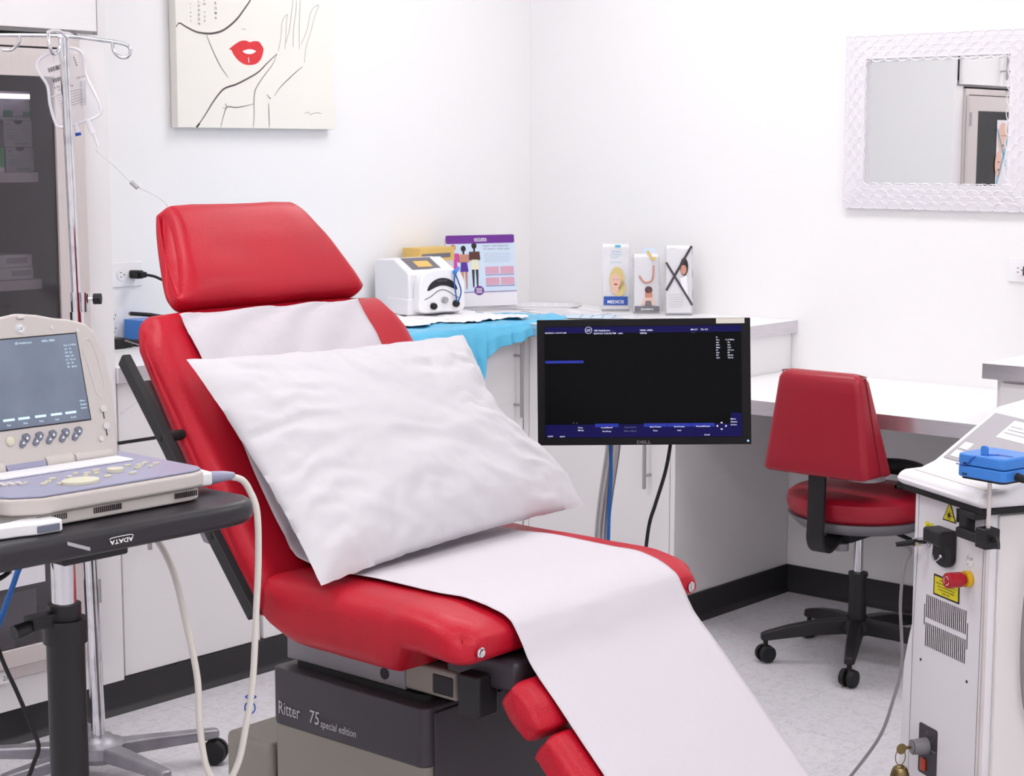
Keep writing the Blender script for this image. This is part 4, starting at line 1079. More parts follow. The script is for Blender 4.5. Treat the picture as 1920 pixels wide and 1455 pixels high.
# leg rest: two cushions down the slope
ld = Vector((0, -.707, -.707)); ln = Vector((0, -.707, .707)); lb = Vector((0, -2.428+OY, .632))
def lp(a, n_): p = lb+ld*a+ln*n_; return (p.y, p.z)
def legc(a0, a1):
    pr = [lp(a0+.004, -.02), lp(a0+.006, -.006), lp(a0+.03, .0), lp((a0+a1)/2, .002), lp(a1-.03, .0), lp(a1-.006, -.006), lp(a1-.004, -.03), lp(a1-.008, -.052), lp(a1-.03, -.058), lp((a0+a1)/2, -.06), lp(a0+.03, -.058), lp(a0+.008, -.05)]
    b = N(); puffy(b, pr, -.284, .228, .030, res=4, kin=.42)
    for v in b.verts: v.co.x += .002*fbm((v.co.y*12, v.co.z*12, v.co.x*12))
    return b
obj('leg_cushion', legc(.022, .122), 'red', t); obj('leg_cushion', legc(.125, .46), 'red', t)
for sx in (-1, 1):
    b = N()
    A = [lb+ld*a+ln*n_+Vector((sx*.18, 0, 0)) for a, n_ in ((-.03, -.06), (.44, -.0615), (.44, -.085), (-.05, -.1))]
    A0 = [b.verts.new(p+Vector((-.02, 0, 0))) for p in A]; A1 = [b.verts.new(p+Vector((.02, 0, 0))) for p in A]
    b.faces.new(A0); b.faces.new(A1[::-1])
    for i in range(4): b.faces.new([A0[i], A1[i], A1[(i+1) % 4], A0[(i+1) % 4]])
    obj('leg_arm', b, 'charcoal', t)
# metal works between seat and base
b = N(); prism(b, sh([(-1.86, .585), (-1.86, .532), (-2.165, .532), (-2.165, .585)]), -.245, .245, 'x'); obj('slide_frame', b, 'greymet', t, .003, label='grey slide frame with a round hole')
b = N(); cyl(b, (-.2462, -2.115+OY, .553), (-.2452, -2.115+OY, .553), .0105); obj('slide_hole', b, 'ink', t)
b = N(); bx(b, (-.25, .25), (-2.29+OY, -2.168+OY), (.538, .59)); obj('front_bracket', b, 'tan', t, .006)
b = N(); bx(b, (-.2515, -.23), (-2.285+OY, -2.235+OY), (.544, .58)); obj('bracket_recess', b, 'ink', t, .004)
b = N(); bx(b, (-.245, .245), (-2.42+OY, -2.26+OY), (.575, .63)); obj('underframe', b, 'charcoal', t, .01)
b = N(); bx(b, (-.275, -.225), (-2.365+OY, -2.315+OY), (.528, .602)); obj('release_block', b, 'black', t, .006, label='black square block under the seat edge')
# base cabinet
BX = .28
b = N(); prism(b, rrect(.56, .39, .018, 0, -2.052+OY), .02, .419); obj('base_cover', b, 'tan', t, .002)
b = N(); bx(b, (-.262, .262), (-2.2535+OY, -2.2475+OY), (.03, .515)); obj('front_panel', b, 'charcoal', t, .002)
b = N(); prism(b, rrect(.564, .394, .02, 0, -2.052+OY), .419, .524); bb = obj('base_band', b, 'charcoal', t, .004, label='charcoal upper band with silver lettering')
b = N(); prism(b, rrect(.5, .34, .02, 0, -2.052+OY), .524, .534); prism(b, rrect(.46, .3, .02, 0, -2.052+OY), .534, .545); obj('rubber_bellows', b, 'rubber', t)
b = N(); bx(b, (-.28, .28), (-1.851+OY, -1.72+OY), (.02, .372)); obj('base_rear', b, 'tan', t, .012, 3)
b = N(); bx(b, (-.26, .26), (-2.2+OY, -1.74+OY), (0.001, .02)); obj('floor_plate', b, 'rubber', t)
b = N()
text(b, 'Ritter', 0, 0, .035, 0, stretch=.72, bold=.004); text(b, '75', .083, .000, .035, 0, stretch=.8, bold=.004, shear=.1); text(b, 'special edition', .113, -.002, .0205, 0, shear=.15, stretch=.78, bold=.004)
bmesh.ops.transform(b, matrix=Matrix.Translation((-.2835, -1.876+OY, .440)) @ Matrix.Rotation(-PI/2, 4, 'Z'), verts=b.verts[:])
obj('lettering', b, 'ltxt', bb)
# side rail behind the left of the backrest
b = N()
r0 = Vector((-.392, -1.945+OY, .655)); r1 = Vector((-.392, -1.588+OY, 1.083))
dd = (r1-r0).normalized(); nn = Vector((0, dd.z, -dd.y))
A = [r0-nn*.0115, r0+nn*.0115, r1+nn*.0115-dd*.006, r1-nn*.0115]
A0 = [b.verts.new(p+Vector((-.010, 0, 0))) for p in A]; A1 = [b.verts.new(p+Vector((.010, 0, 0))) for p in A]
b.faces.new(A0); b.faces.new(A1[::-1])
for i in range(4): b.faces.new([A0[i], A1[i], A1[(i+1) % 4], A0[(i+1) % 4]])
rail = obj('side_rail', b, 'black', t, .003, label='black square side rail')
b = N()
for k in (.42,):
    p_ = r0.lerp(r1, .68)+nn*0; cyl(b, p_, p_+Vector((.08, 0, 0)), .010)
obj('rail_peg', b, 'rubber', rail)
b = N()
for k in (.68, .3):
    p_ = r0.lerp(r1, k)+Vector((-.0105, 0, 0)); cyl(b, p_, p_+Vector((-.001, 0, 0)), .006)
obj('rail_screw', b, 'ink', rail)

# exam paper over chair
path = [bp(.538, .006), bp(.5, .009), bp(.4, .010), bp(.25, .0118), bp(.1, .0095), bp(.03, .010), (-1.925+OY+.0, .7265), (-2.0+OY, .7185), (-2.1+OY, .7225), (-2.24+OY, .7205), (-2.31+OY, .7205), (-2.362+OY, .7095), (-2.398+OY, .6925), (-2.416+OY, .668), lp(.012, .006), lp(.08, .0065), lp(.2, .0075), lp(.35, .0065), lp(.5, .0055)]
PP = cr([(y, z, 0) for y, z in path], 10); Ltot = len(PP)-1
def paper(u, v):
    f = v*Ltot; i = min(int(f), Ltot-1); p = PP[i].lerp(PP[i+1], f-i)
    k1 = min(1, max(0, (f-45)/25)); k2 = min(1, max(0, (f-90)/25))
    xl = -2.885+.012*k1+.02*k2; xr = -2.418+.022*k1+.002*k2
    x = xl+(xr-xl)*u - XC
    y = p.x; z = p.y
    if f < 50:  # wrinkles on the back
        wv = .0022*(1+math.sin((u*9+v*38)*2.2+2*fbm((u*3, v*9, 0))))
    else: wv = .0016*(1+fbm((u*3, v*9, 4)))
    edge = .0
    return (x, y-wv*.5, z+wv)
b = N(); grid(b, 40, 170, paper)
pp = obj('exam_paper', b, 'paper', solid=.0006, loc=(XC, -2.05, 0)); tag(pp, 'white paper strip running down the seat and leg rest of the red exam chair', 'paper sheet')

# pillow
def pillow():
    TL, TR, BL, BR = Vector((-2.965, -1.712, 1.085)), Vector((-2.297, -1.782, 1.083)), Vector((-2.985, -2.085, .728)), Vector((-2.215, -2.035, .742))
    n_ = ((TR-TL).cross(BL-TL)).normalized()
    if n_.y > 0: n_ = -n_
    b = N(); nu, nv = 84, 64
    rings = {}
    for side in (1, -1):
        V = []
        for i in range(nu+1):
            row = []
            for j in range(nv+1):
                u, v = i/nu, j/nv; a, c_ = 2*u-1, 2*v-1
                # pulled in edges
                uu = .5+(a*(1-.045*(1-c_*c_)))/2; vv = .5+(c_*(1-.05*(1-a*a)))/2
                P_ = (TL*(1-uu)+TR*uu)*(1-vv)+(BL*(1-uu)+BR*uu)*vv
                bul = math.exp(-((c_-.62)/.3)**2)*max(0, a)**3*.028 - math.exp(-((c_+.2)/.4)**2)*max(0, a)**3*.036
                P_ = P_+Vector((bul, 0, 0))
                e = max(0, 1-abs(a)**3.2)**.62*max(0, 1-abs(c_)**2.9)**.62
                th = .068 if side > 0 else .05
                w1 = fbm((a*1.4, c_*1.6, side), 2)*.009*e; w2 = -abs(fbm((a*2.2+1.2*c_, c_*3.4-1.4*a, 5+side), 2))*.006*e**.5
                # radial creases near corners / edges
                ang = math.atan2(c_, a); cr_ = .0035*math.sin(ang*22+fbm((a*3, c_*3, 9))*4)*(1-e)*e*4
                P_ = P_+n_*side*(th*e+w1+w2+cr_)
                if (i in (0, nu) or j in (0, nv)):
                    if side < 0: row.append(rings[(i, j)]); continue
                    P_ = P_+Vector((0, 0, .002*fbm((a*9, c_*9, 0))))
                    vtx = b.verts.new(P_); rings[(i, j)] = vtx; row.append(vtx)
                else: row.append(b.verts.new(P_))
            V.append(row)
        for i in range(nu):
            for j in range(nv):
                f = [V[i][j], V[i+1][j], V[i+1][j+1], V[i][j+1]]
                b.faces.new(f if side > 0 else f[::-1])
    o_ = Vector((-2.62, -1.95, .72))
    for v in b.verts: v.co -= o_
    return b, o_
b, o_ = pillow()
o = obj('pillow', b, 'pillow', loc=o_, angle=80); tag(o, 'plump white pillow in a disposable cover leaning on the red backrest', 'pillow')

# ================================================================ LASER MACHINE
t = thing('laser_machine', 'white wheeled laser machine with yellow warning stickers at the right edge', 'medical device', (-1.641, -2.441, 0), R(-119.14))
Wd = .32
# body profile across (x,z), the left side flares out below
bodyP = [(.062, .757), (.062, .47), (.05, .43), (.036, .375), (.030, .2), (.026, .07), (.327, .07), (.327, .757)]
b = N(); prism(b, bodyP, 0.0, .47, 'y'); obj('housing', b, 'laser', t, .006, 3)
b = N(); prism(b, [(.3275, .752), (.3275, .075), (.339, .075), (.339, .42), (.335, .55), (.333, .752)], .02, .45, 'y'); obj('side_cover', b, 'laser2', t, .006)
b = N(); ribbon(b, [(.079, .755), (.078, .6), (.072, .46), (.07, .2), (.069, .08)], -.0004, .0012, taper=False); ribbon(b, [(.313, .755), (.311, .5), (.309, .08)], -.0004, .0012, taper=False); obj('panel_seam', b, 'slot', t)
b = N(); bx(b, (.055, .345), (-.025, .44), (.7575, .7695)); obj('lid_gasket', b, 'rubber', t)
# lid: lip, tray recess and sloped console
b = N()
lidP = [(-.040, .784), (-.036, .77), (.45, .77), (.45, .90), (.27, .935), (.205, .922), (.052, .8155), (.02, .803), (-.020, .801), (-.036, .796)]
prism(b, lidP, .046, .352, 'x'); lid = obj('lid', b, 'laser', t, .014, 4)
b = N(); bx(b, (.075, .325), (-.012, .022), (.8015, .8035)); obj('lid_tray', b, 'laser2', lid)
sl = math.atan2(.922-.8155, .205-.052)
LM = Matrix.Translation((0, .052, .816)) @ Matrix.Rotation(sl, 4, 'X')
def lo(name, b, m, par=lid, bev=0):
    bmesh.ops.transform(b, matrix=LM, verts=b.verts[:]); return obj(name, b, m, par, bev)
b = N(); bx(b, (.07, .33), (.012, .165), (.0005, .0015)); lo('console_panel', b, 'lgrey')
b = N(); bx(b, (.15, .32), (.10, .155), (.0016, .0022)); lo('console_sheet', b, 'wht')
b = N(); bx(b, (.085, .115), (.02, .04), (.0016, .0026)); bx(b, (.085, .115), (.046, .066), (.0016, .0026)); lo('console_key', b, 'plate')
b = N()
for k in range(3): bx(b, (.16, .24-.02*k), (.115+.01*k, .118+.01*k), (.0023, .0026))
lo('console_print', b, 'lgrey')
# front details
F0 = -.0006
b = N(); tri = [(.1675, .7135), (.2165, .7135), (.192, .756)]; flatpoly(b, tri, -.001, .0008); ws = obj('warning_triangle', b, 'ink', t)
b = N(); c0 = (.192, .7277); flatpoly(b, [(c0[0]+(x-c0[0])*.83, c0[1]+(z-c0[1])*.83) for x, z in tri], -.0015, .0004); obj('triangle_fill', b, 'yellow', ws)
b = N(); disc(b, .192, .7265, .0045, -.002, .0004)
for k in range(8):
    a = PI/4*k; ribbon(b, [(.192, .7265), (.192+.010*math.cos(a), .7265+.010*math.sin(a))], -.0021, .0016, taper=False, n=1)
ribbon(b, [(.192, .7265), (.207, .7255)], -.0021, .0014, taper=False, n=1); obj('laser_symbol', b, 'ink', ws)
b = N(); flatpoly(b, [(.1045, .669), (.134, .669), (.134, .697), (.1045, .697)], -.001, .0008); ys_ = obj('fibre_sticker', b, 'yellow', t)
b = N(); ringp(b, .118, .683, .009, .0012, -.0013); ribbon(b, [(.118, .683), (.14, .683)], -.0014, .0015, taper=False, n=1); disc(b, .118, .683, .0022, -.0014, .0003); obj('fibre_symbol', b, 'ink', ys_)
# black fibre dock
b = N()
pl = [(.151, .675), (.151, .64)]+[(.186+.035*math.cos(R(a)), .640+.022*math.sin(R(a))) for a in range(180, 361, 15)]+[(.221, .675)]
prism(b, pl, -.012, -.0005, 'y'); dk = obj('fibre_dock', b, 'black', t, .003)
b = N(); bx(b, (.158, .222), (-.042, -.0005), (.669, .700)); obj('dock_hood', b, 'black', dk, .005, 3)
b = N(); cyl(b, (.186, -.0125, .642), (.186, -.012, .642), .012); obj('dock_port', b, 'ink', dk)
b = N(); cyl(b, (.118, -.001, .657), (.112, -.032, .656), .0095, seg=24); cyl(b, (.118, -.001, .657), (.117, -.005, .657), .0115); cn = obj('connector', b, 'chrome', t)
b = N(); cyl(b, (.112, -.032, .656), (.102, -.068, .652), .0065, .005); obj('connector_boot', b, 'rubber', cn)
b = N(); pts = cr([(.143, -.002, .655), (.145, -.008, .636), (.158, -.014, .627), (.176, -.016, .631), (.186, -.014, .641)], 5)
for p_ in pts: ball(b, p_, .0017, seg=8)
ball(b, (.186, -.014, .641), .0045, seg=10); ball(b, (.143, -.003, .656), .0035, seg=10); obj('dust_cap_chain', b, 'chrome', t)
b = N(); prism(b, rrect(.026, .028, .010, .268, .648), -.0009, -.0003, 'y'); sk = obj('stop_sticker', b, 'wht', t)
b = N(); ringp(b, .268, .648, .0128, .0005, -.0012); text(b, 'STOP', .268, .650, .0085, -.0012, 'c', bold=.01); disc(b, .262, .641, .0013, -.0013, .0003); obj('stop_text', b, 'grey', sk)
b = N(); cyl(b, (.268, -.001, .612), (.268, -.012, .612), .0165); obj('stop_ring', b, 'ey', t)
b = N(); cyl(b, (.268, -.012, .612), (.268, -.022, .612), .011); cyl(b, (.268, -.02, .612), (.268, -.054, .612), .0155, .0158, 28); eb = obj('stop_button', b, 'estop', t, .002, label='red mushroom stop button')
b = N()
for a0 in (20, 140, 260): ringp(b, .268, .612, .0095, .0016, -.0545, 8, a0, a0+85)
obj('arrow_print', b, 'wht', eb)
b = N(); flatpoly(b, [(.143, .551), (.236, .551), (.236, .5945), (.143, .5945)], -.0009, .0007); ls = obj('aperture_label', b, 'ink', t)
b = N(); flatpoly(b, [(.147, .5545), (.232, .5545), (.232, .591), (.147, .591)], -.0013, .0003); obj('label_fill', b, 'yellow', ls)
b = N(); text(b, 'LASER APERTURE', .1895, .583, .0062, -.0018, 'c')
for k, s_ in enumerate(('WITH EXTENDED LASER RADIATION IS', 'EMITTED FROM THIS APERTURE', 'DO NOT LOOK INTO BEAM', 'CLASS 4 LASER')): text(b, s_, .1895, .5765-.006*k, .0043, -.0018, 'c', bold=.01)
obj('label_text', b, 'ink', ls)
b = N()
for k in range(21):
    x = .1195+.141*k/20; bx(b, (x-.0012, x+.0012), (-.0008, 0), (.4955, .544)); bx(b, (x-.0012, x+.0012), (-.0008, 0), (.4345, .4845))
bx(b, (.1115, .1135), (-.0008, 0), (.478, .522)); bx(b, (.2665, .2685), (-.0008, 0), (.466, .520)); obj('vent_slots', b, 'slot', t)
b = N(); cyl(b, (.104, -.0012, .4), (.104, 0, .4), .003, seg=10); cyl(b, (.2715, -.0012, .4), (.2715, 0, .4), .003, seg=10); obj('panel_screw', b, 'slot', t)
b = N(); prism(b, rrect(.068, .108, .006, .1415, .212), -.0012, -.0002, 'y'); kp = obj('switch_plate', b, 'charcoal', t)
b = N(); cyl(b, (.137, -.001, .222), (.134, -.034, .222), .0185, .016); cyl(b, (.134, -.034, .222), (.1335, -.037, .222), .0125); obj('key_lock', b, 'greymet', kp)
b = N(); bx(b, (.1205, .138), (-.006, -.001), (.166, .193)); obj('rocker_switch', b, 'orange', kp, .002)
b = N(); text(b, '0', .138, .25, .007, -.0016, 'c'); text(b, 'I', .156, .236, .007, -.0016, 'c'); text(b, 'START', .155, .215, .006, -.0016); obj('switch_text', b, 'lgrey', kp)
b = N()
# clamp holding the rod
bx(b, (.252, .282), (-.020, -.0005), (.705, .757)); bx(b, (.262, .375), (-.034, -.016), (.700, .720)); bx(b, (.348, .382), (-.047, -.012), (.698, .738)); bx(b, (.262, .318), (-.028, -.0005), (.742, .757))
cl = obj('rod_clamp', b, 'black', t, .003, label='black clamp bracket')
b = N(); tube(b, [(.238, -.012, .750), (.242, -.014, .737), (.239, -.012, .724)], .004, 8); cyl(b, (.240, -.013, .737), (.254, -.012, .737), .004); tube(b, [(.394, -.03, .724), (.400, -.03, .716), (.404, -.032, .704)], .0042, 8); cyl(b, (.382, -.03, .718), (.397, -.03, .720), .006); obj('wing_screw', b, 'black', cl)
b = N(); cyl(b, (.367, -.03, .08), (.367, -.03, .832), .0042, seg=16); obj('upright_rod', b, 'steel', t, label='thin steel rod')
for x in (.07, .32):
    for y in (.05, .42):
        b = N(); cyl(b, (x-.014, y, .034), (x+.014, y, .034), .033); cyl(b, (x, y, .04), (x, y, .0705), .01); obj('castor', b, 'rubber', t)
b = N(); bx(b, (.03, .335), (.0, .47), (.065, .0695)); obj('chassis', b, 'greymet', t)
# blue power supply box on the rod, level
ob = Matrix.Translation((-1.641, -2.441, 0)) @ Matrix.Rotation(R(-119.14), 4, 'Z')
p_ = ob @ Vector((.367, -.03, .833))
t2 = thing('footswitch_box', 'bright blue plastic control box on a thin rod above the laser lid', 'control box', p_, R(-119.14)+R(18))
b = N(); prism(b, rrect(.112, .105, .012, .0, .02), 0.004, .026); obj('lower_shell', b, 'blue', t2, .003)
b = N(); prism(b, rrect(.112, .105, .012, .0, .02), .0268, .050); up_ = obj('upper_shell', b, 'blue', t2, .005, 3)
b = N(); prism(b, rrect(.102, .095, .012, .0, .02), 0.0, .0038); obj('foot_pad', b, 'rubber', t2)
b = N(); tube(b, [(-.055, -.034, .0275), (-.03, -.0345, .03), (-.015, -.034, .045), (.0, -.02, .0505), (.02, .0, .0505)], .0012, 6); bx(b, (.01, .045), (.0, .01), (.05, .0506)); obj('lid_gap', b, 'blue2', up_)
b = N(); prism(b, rrect(.014, .02, .006, -.002, .058), -.02, -.014, 'y'); obj('latch_tab', b, 'blue', up_)
b = N(); bx(b, (-.04, -.036), (-.0335, -.0326), (.008, .012)); bx(b, (-.034, -.030), (-.0335, -.0326), (.008, .012)); bx(b, (-.038, -.032), (-.0335, -.0326), (.026, .033)); obj('pin_holes', b, 'ink', t2)
b = N(); cyl(b, (.0626, .0, .014), (.085, -.004, .012), .0085, .007); obj('cable_plug', b, 'rubber', t2)
# keys
t3 = thing('key_ring', 'brass keys with a tag hanging from the laser machine key lock', 'keys', ob @ Vector((.1335, -.0375, .222)), R(-119.14))
b = N(); bx(b, (-.0015, .0015), (-.014, 0), (-.003, .003)); lathe(b, [(0, -.0012), (.0115, -.0012), (.0115, .0012), (0, .0012)], mtx=Matrix.Translation((0, -.022, -.001)) @ Matrix.Rotation(PI/2, 4, 'Y')); obj('key', b, 'brass', t3)
b = N(); tube(b, [(0, -.024+.012*math.sin(2*PI*k/16), -.018+.018*math.cos(2*PI*k/16)) for k in range(16)], .0011, 6, 1, True); obj('split_ring', b, 'brass', t3)
b = N(); ball(b, (0, -.024, -.043), .011, .5, 1, .8); tube(b, [(0, -.024, -.04), (0, -.024, -.06), (0, -.024, -.09), (0, -.024, -.1)], lambda k: .013+.009*math.sin(PI*k), 12, 6, flat=None); obj('fob', b, 'brass', t3)
# cables of the laser
p_ = ob @ Vector((.102, -.068, .652))
b = N(); tube(b, [p_, (-1.69, -2.50, .632), (-1.70, -2.49, .593), (-1.71, -2.49, .515), (-1.708, -2.494, .448), (-1.712, -2.498, .381), (-1.725, -2.489, .314), (-1.752, -2.474, .235), (-1.801, -2.435, .151), (-1.87, -2.39, .06), (-1.96, -2.35, .006), (-2.2, -2.6, .006)], .0036, 10)
tag(obj('fibre_cable', b, 'greycord'), 'thin grey cable drooping from the laser machine connector to the floor', 'cord')
b = N(); tube(b, [ob @ Vector(v) for v in ((.42, .22, .80), (.40, .17, .77), (.365, .105, .72), (.354, .082, .65), (.353, .070, .517), (.353, .078, .385), (.357, .10, .316), (.38, .14, .2), (.42, .15, .08), (.5, .12, .008), (.6, .1, .006))], .0045, 10)
tag(obj('control_cable', b, 'greycord'), 'brown-grey cable hanging along the right side of the laser machine', 'cord')

# ================================================================ IV POLE
HX, HY = -2.602, -.898
t = thing('iv_pole', 'chrome IV pole with hooks on a cast aluminium star base', 'IV pole', (HX, HY, 0))
b = N(); lathe(b, [(0, .045), (.05, .045), (.062, .06), (.062, .085), (.045, .09), (.034, .098), (.03, .104), (0, .104)]); obj('hub', b, 'alu', t)
top = Vector((.043, .112, 1.70)); lowv = Vector((0, 0, .1)); mid_ = Vector((.0, .03, 1.07))
mid_ = lowv.lerp(top, .62)
b = N(); cyl(b, lowv, mid_, .0165, .0165, 28); obj('lower_tube', b, 'chrome', t)
b = N(); cyl(b, mid_, top, .0105, .0105, 24); obj('upper_tube', b, 'chrome', t)
b = N(); cyl(b, mid_-Vector((0, 0, .005)), mid_+(top-lowv).normalized()*.045, .0135, .0135); cyl(b, (mid_.x+.012, mid_.y-.012, mid_.z+.0), (mid_.x+.012, mid_.y-.012, mid_.z+.045), .0095); cyl(b, (mid_.x+.012, mid_.y-.012, mid_.z+.03), (mid_.x+.033, mid_.y-.034, mid_.z+.03), .004); obj('clamp_collar', b, 'chrome', t)
b = N(); cyl(b, (mid_.x+.026, mid_.y-.028, mid_.z+.03), (mid_.x+.038, mid_.y-.041, mid_.z+.03), .0125, seg=8); obj('clamp_knob', b, 'rubber', t)
for i, a in enumerate((-29, -94, 141+0, 186, 70)):
    ca, sa = math.cos(R(a)), math.sin(R(a)); b = N(); V = []
    for s_, hw, z0, z1 in ((.03, .026, .05, .086), (.1, .022, .055, .088), (.2, .018, .06, .088), (.27, .015, .064, .088), (.283, .012, .066, .086)):
        V.append([b.verts.new((ca*s_-sa*y_, sa*s_+ca*y_, z_)) for y_, z_ in ((-hw, z0), (hw, z0), (hw, z1), (-hw, z1))])
    for A, B in zip(V, V[1:]):
        for j in range(4): b.faces.new([A[j], A[(j+1) % 4], B[(j+1) % 4], B[j]])
    b.faces.new(V[0]); b.faces.new(V[-1][::-1]); leg = obj('leg', b, 'alu', t, .007, 3)
    b = N(); cx_, cy_ = ca*.272, sa*.272; a2 = R(a)+PI/2-.5
    dx, dy = math.cos(a2), math.sin(a2)
    for s_ in (-1, 1): cyl(b, (cx_+dx*.004*s_, cy_+dy*.004*s_, .031), (cx_+dx*.02*s_, cy_+dy*.02*s_, .031), .0305, .028)
    cyl(b, (cx_, cy_, .03), (cx_, cy_, .068), .008); obj('castor', b, 'rubber', leg)
b = N()
rd = Vector((.657, -.754, 0))
T0 = top+Vector((0, 0, .008))
tube(b, [T0+rd*-.32+Vector((0, 0, .012)), T0+rd*-.15+Vector((0, 0, .014)), T0+Vector((0, 0, .012)), T0+rd*.09+Vector((0, 0, .002)), T0+rd*.13+Vector((0, 0, -.004)), T0+rd*.149+Vector((0, 0, -.012)), T0+rd*.151+Vector((0, 0, -.026)), T0+rd*.142+Vector((0, 0, -.036)), T0+rd*.126+Vector((0, 0, -.034)), T0+rd*.114+Vector((0, 0, -.02)), T0+rd*.112+Vector((0, 0, -.003))], .0042, 12)
tube(b, [T0+rd*-.1+Vector((0, 0, .012)), T0+rd*-.102+Vector((0, 0, -.002)), T0+rd*-.118+Vector((0, 0, -.018)), T0+rd*-.14+Vector((0, 0, -.019))], .004, 12)
fd = Vector((.754, .657, 0))
tube(b, [T0+fd*-.12+Vector((0, 0, .015)), T0+fd*-.05+Vector((0, 0, .02)), T0+Vector((0, 0, .018)), T0+fd*.05+Vector((0, 0, .02)), T0+fd*.14+Vector((0, 0, .012))], .0042, 12)
tube(b, [T0+fd*-.12+Vector((0, 0, .015))+rd*-.004, T0+fd*-.125+Vector((0, 0, -.02)), T0+fd*-.11+rd*.006+Vector((0, 0, -.034)), T0+fd*-.095+rd*.014+Vector((0, 0, -.02)), T0+fd*-.09+rd*.016+Vector((0, 0, .0))], .004, 12)
cyl(b, top-Vector((0, 0, .03)), top+Vector((0, 0, .016)), .0125)
obj('hook_bar', b, 'chrome', t)

# IV bag, hanging tilted behind the pole
BG = Vector((-2.562, -.755, 1.690))
t = thing('iv_bag', 'clear half-full IV fluid bag hanging on the chrome IV pole', 'IV bag', BG, R(-49))
TB = Matrix.Rotation(R(-17), 4, 'Y') @ Matrix.Diagonal((1.12, 1, 1, 1))
def bo(name, b, m, par=t):
    bmesh.ops.transform(b, matrix=TB, verts=b.verts[:]); return obj(name, b, m, par)
b = N(); y0 = .024
outl = [(-.035, -.004), (0, .0), (.03, -.004), (.046, -.02), (.046, -.04), (.04, -.07), (.046, -.12), (.048, -.15), (.04, -.168), (0, -.172), (-.045, -.168), (-.052, -.15), (-.05, -.11), (-.043, -.07), (-.05, -.04), (-.05, -.018)]
ol = cr([(x, z, 0) for x, z in outl], 4, True)
cxm = Vector((-.002, -.085, 0))
rg = []
for k, (s_, d_) in enumerate(((1, 0), (.93, .001), (.86, .006), (.7, .010), (.4, .013), (0.02, .014))):
    rg.append([(b.verts.new(((cxm+(p-cxm)*s_).x, y0-d_, (cxm+(p-cxm)*s_).y)), b.verts.new(((cxm+(p-cxm)*s_).x, y0+d_+.0005, (cxm+(p-cxm)*s_).y))) for p in ol])
n_ = len(ol)
for A, B in zip(rg, rg[1:]):
    for j in range(n_):
        for s_ in (0, 1): b.faces.new([A[j][s_], A[(j+1) % n_][s_], B[(j+1) % n_][s_], B[j][s_]])
bag = bo('pouch', b, 'bag')
b = N(); pts = [(p.x, y0, p.y) for p in ol]; tube(b, pts, .0034, 8, 0, True); tube(b, [(-.04, y0-.012, -.098), (-.01, y0-.014, -.094), (.03, y0-.013, -.1)], .0009, 6); bo('welded_seam', b, 'bagrim')
b = N()
for k in range(16):
    w_ = random.choice((.0008, .0014)); x = -.028+.0018*k; flatpoly(b, [(x, -.044), (x+w_, -.044), (x+w_, -.034), (x, -.034)], y0-.0155); flatpoly(b, [(x+.002, -.069), (x+.002+w_, -.069), (x+.002+w_, -.06), (x+.002, -.06)], y0-.0155)
text(b, '0.9% Sodium', -.028, -.083, .0068, y0-.0155); text(b, 'Chloride USP', -.022, -.090, .006, y0-.0155); text(b, '250 mL', .022, -.077, .0064, y0-.0155)
for k in range(6): flatpoly(b, [(-.03, -.1-.006*k), (.03-random.uniform(0, .02), -.1-.006*k), (.03, -.0995-.006*k), (-.03, -.0995-.006*k)], y0-.0155)
for k in range(4): flatpoly(b, [(.03, -.03-.006*k), (.032, -.03-.006*k), (.032, -.027-.006*k), (.03, -.027-.006*k)], y0-.0155)
bo('print', b, 'charcoal')
b = N(); cyl(b, (-.012, y0, -.17), (-.014, y0, -.198), .005, .0055); cyl(b, (.014, y0, -.17), (.016, y0, -.205), .0055, .007); cyl(b, (.016, y0, -.205), (.018, y0, -.235), .004, .003); bo('ports', b, 'bagrim')
b = N(); cyl(b, (-.014, y0, -.192), (-.0145, y0, -.199), .0062); bo('port_cap', b, 'blue2')
b = N(); tube(b, [(-2.504, -.818, 1.466), (-2.498, -.83, 1.452), (-2.475, -.864, 1.417), (-2.454, -.895, 1.382), (-2.40, -.95, 1.33), (-2.36, -.94, 1.2), (-2.38, -.9, .95), (-2.5, -.88, .85)], .0011, 6)
ln_ = obj('infusion_line', b, 'tube'); tag(ln_, 'thin clear infusion line sloping from the IV bag toward the headrest', 'tubing')
b = N(); cyl(b, (-2.4585, -.8885, 1.389), (-2.4495, -.901, 1.375), .0055, seg=10); obj('line_clamp', b, 'lgrey', ln_)

# ================================================================ WORKSTATION CART, ULTRASOUND, PROBES
TZ = .95
t = thing('equipment_cart', 'black tray cart on a chrome and black column, carrying the ultrasound machine', 'cart', (-3.53, -2.13, 0))
b = N()
outl = [(-.36, -.15), (.1, -.158), (.185, -.157), (.232, -.145), (.254, -.115), (.255, -.075), (.255, -.02), (.265, .05), (.29, .12), (.27, .17), (.2, .2), (-.36, .2)]
ol = cr([(x, y, 0) for x, y in outl[1:11]], 4); poly = [(-.36, -.15)]+[(p.x, p.y) for p in ol]+[(-.36, .2)]
prism(b, poly, TZ-.036, TZ); obj('tray', b, 'blacksoft', t, .014, 4)
b = N(); bx(b, (-.06, .05), (-.09, .03), (TZ-.06, TZ-.0365)); obj('tray_bracket', b, 'black', t, .004)
b = N(); cyl(b, (0, 0, .74), (0, 0, TZ-.06), .0178, seg=28); obj('chrome_post', b, 'chrome', t)
b = N(); cyl(b, (0, 0, .09), (0, 0, .77), .0275, .0275, 32); cyl(b, (0, 0, .755), (0, 0, .79), .032, .032); cyl(b, (0, 0, .79), (0, 0, .812), .024, .024); obj('column', b, 'black', t, label='black lower column')
b = N(); bx(b, (-.06, -.01), (-.012, .012), (.785, .803)); cyl(b, (-.085, -.0, .785), (-.05, 0, .79), .011, .009); obj('clamp_lever', b, 'black', t)
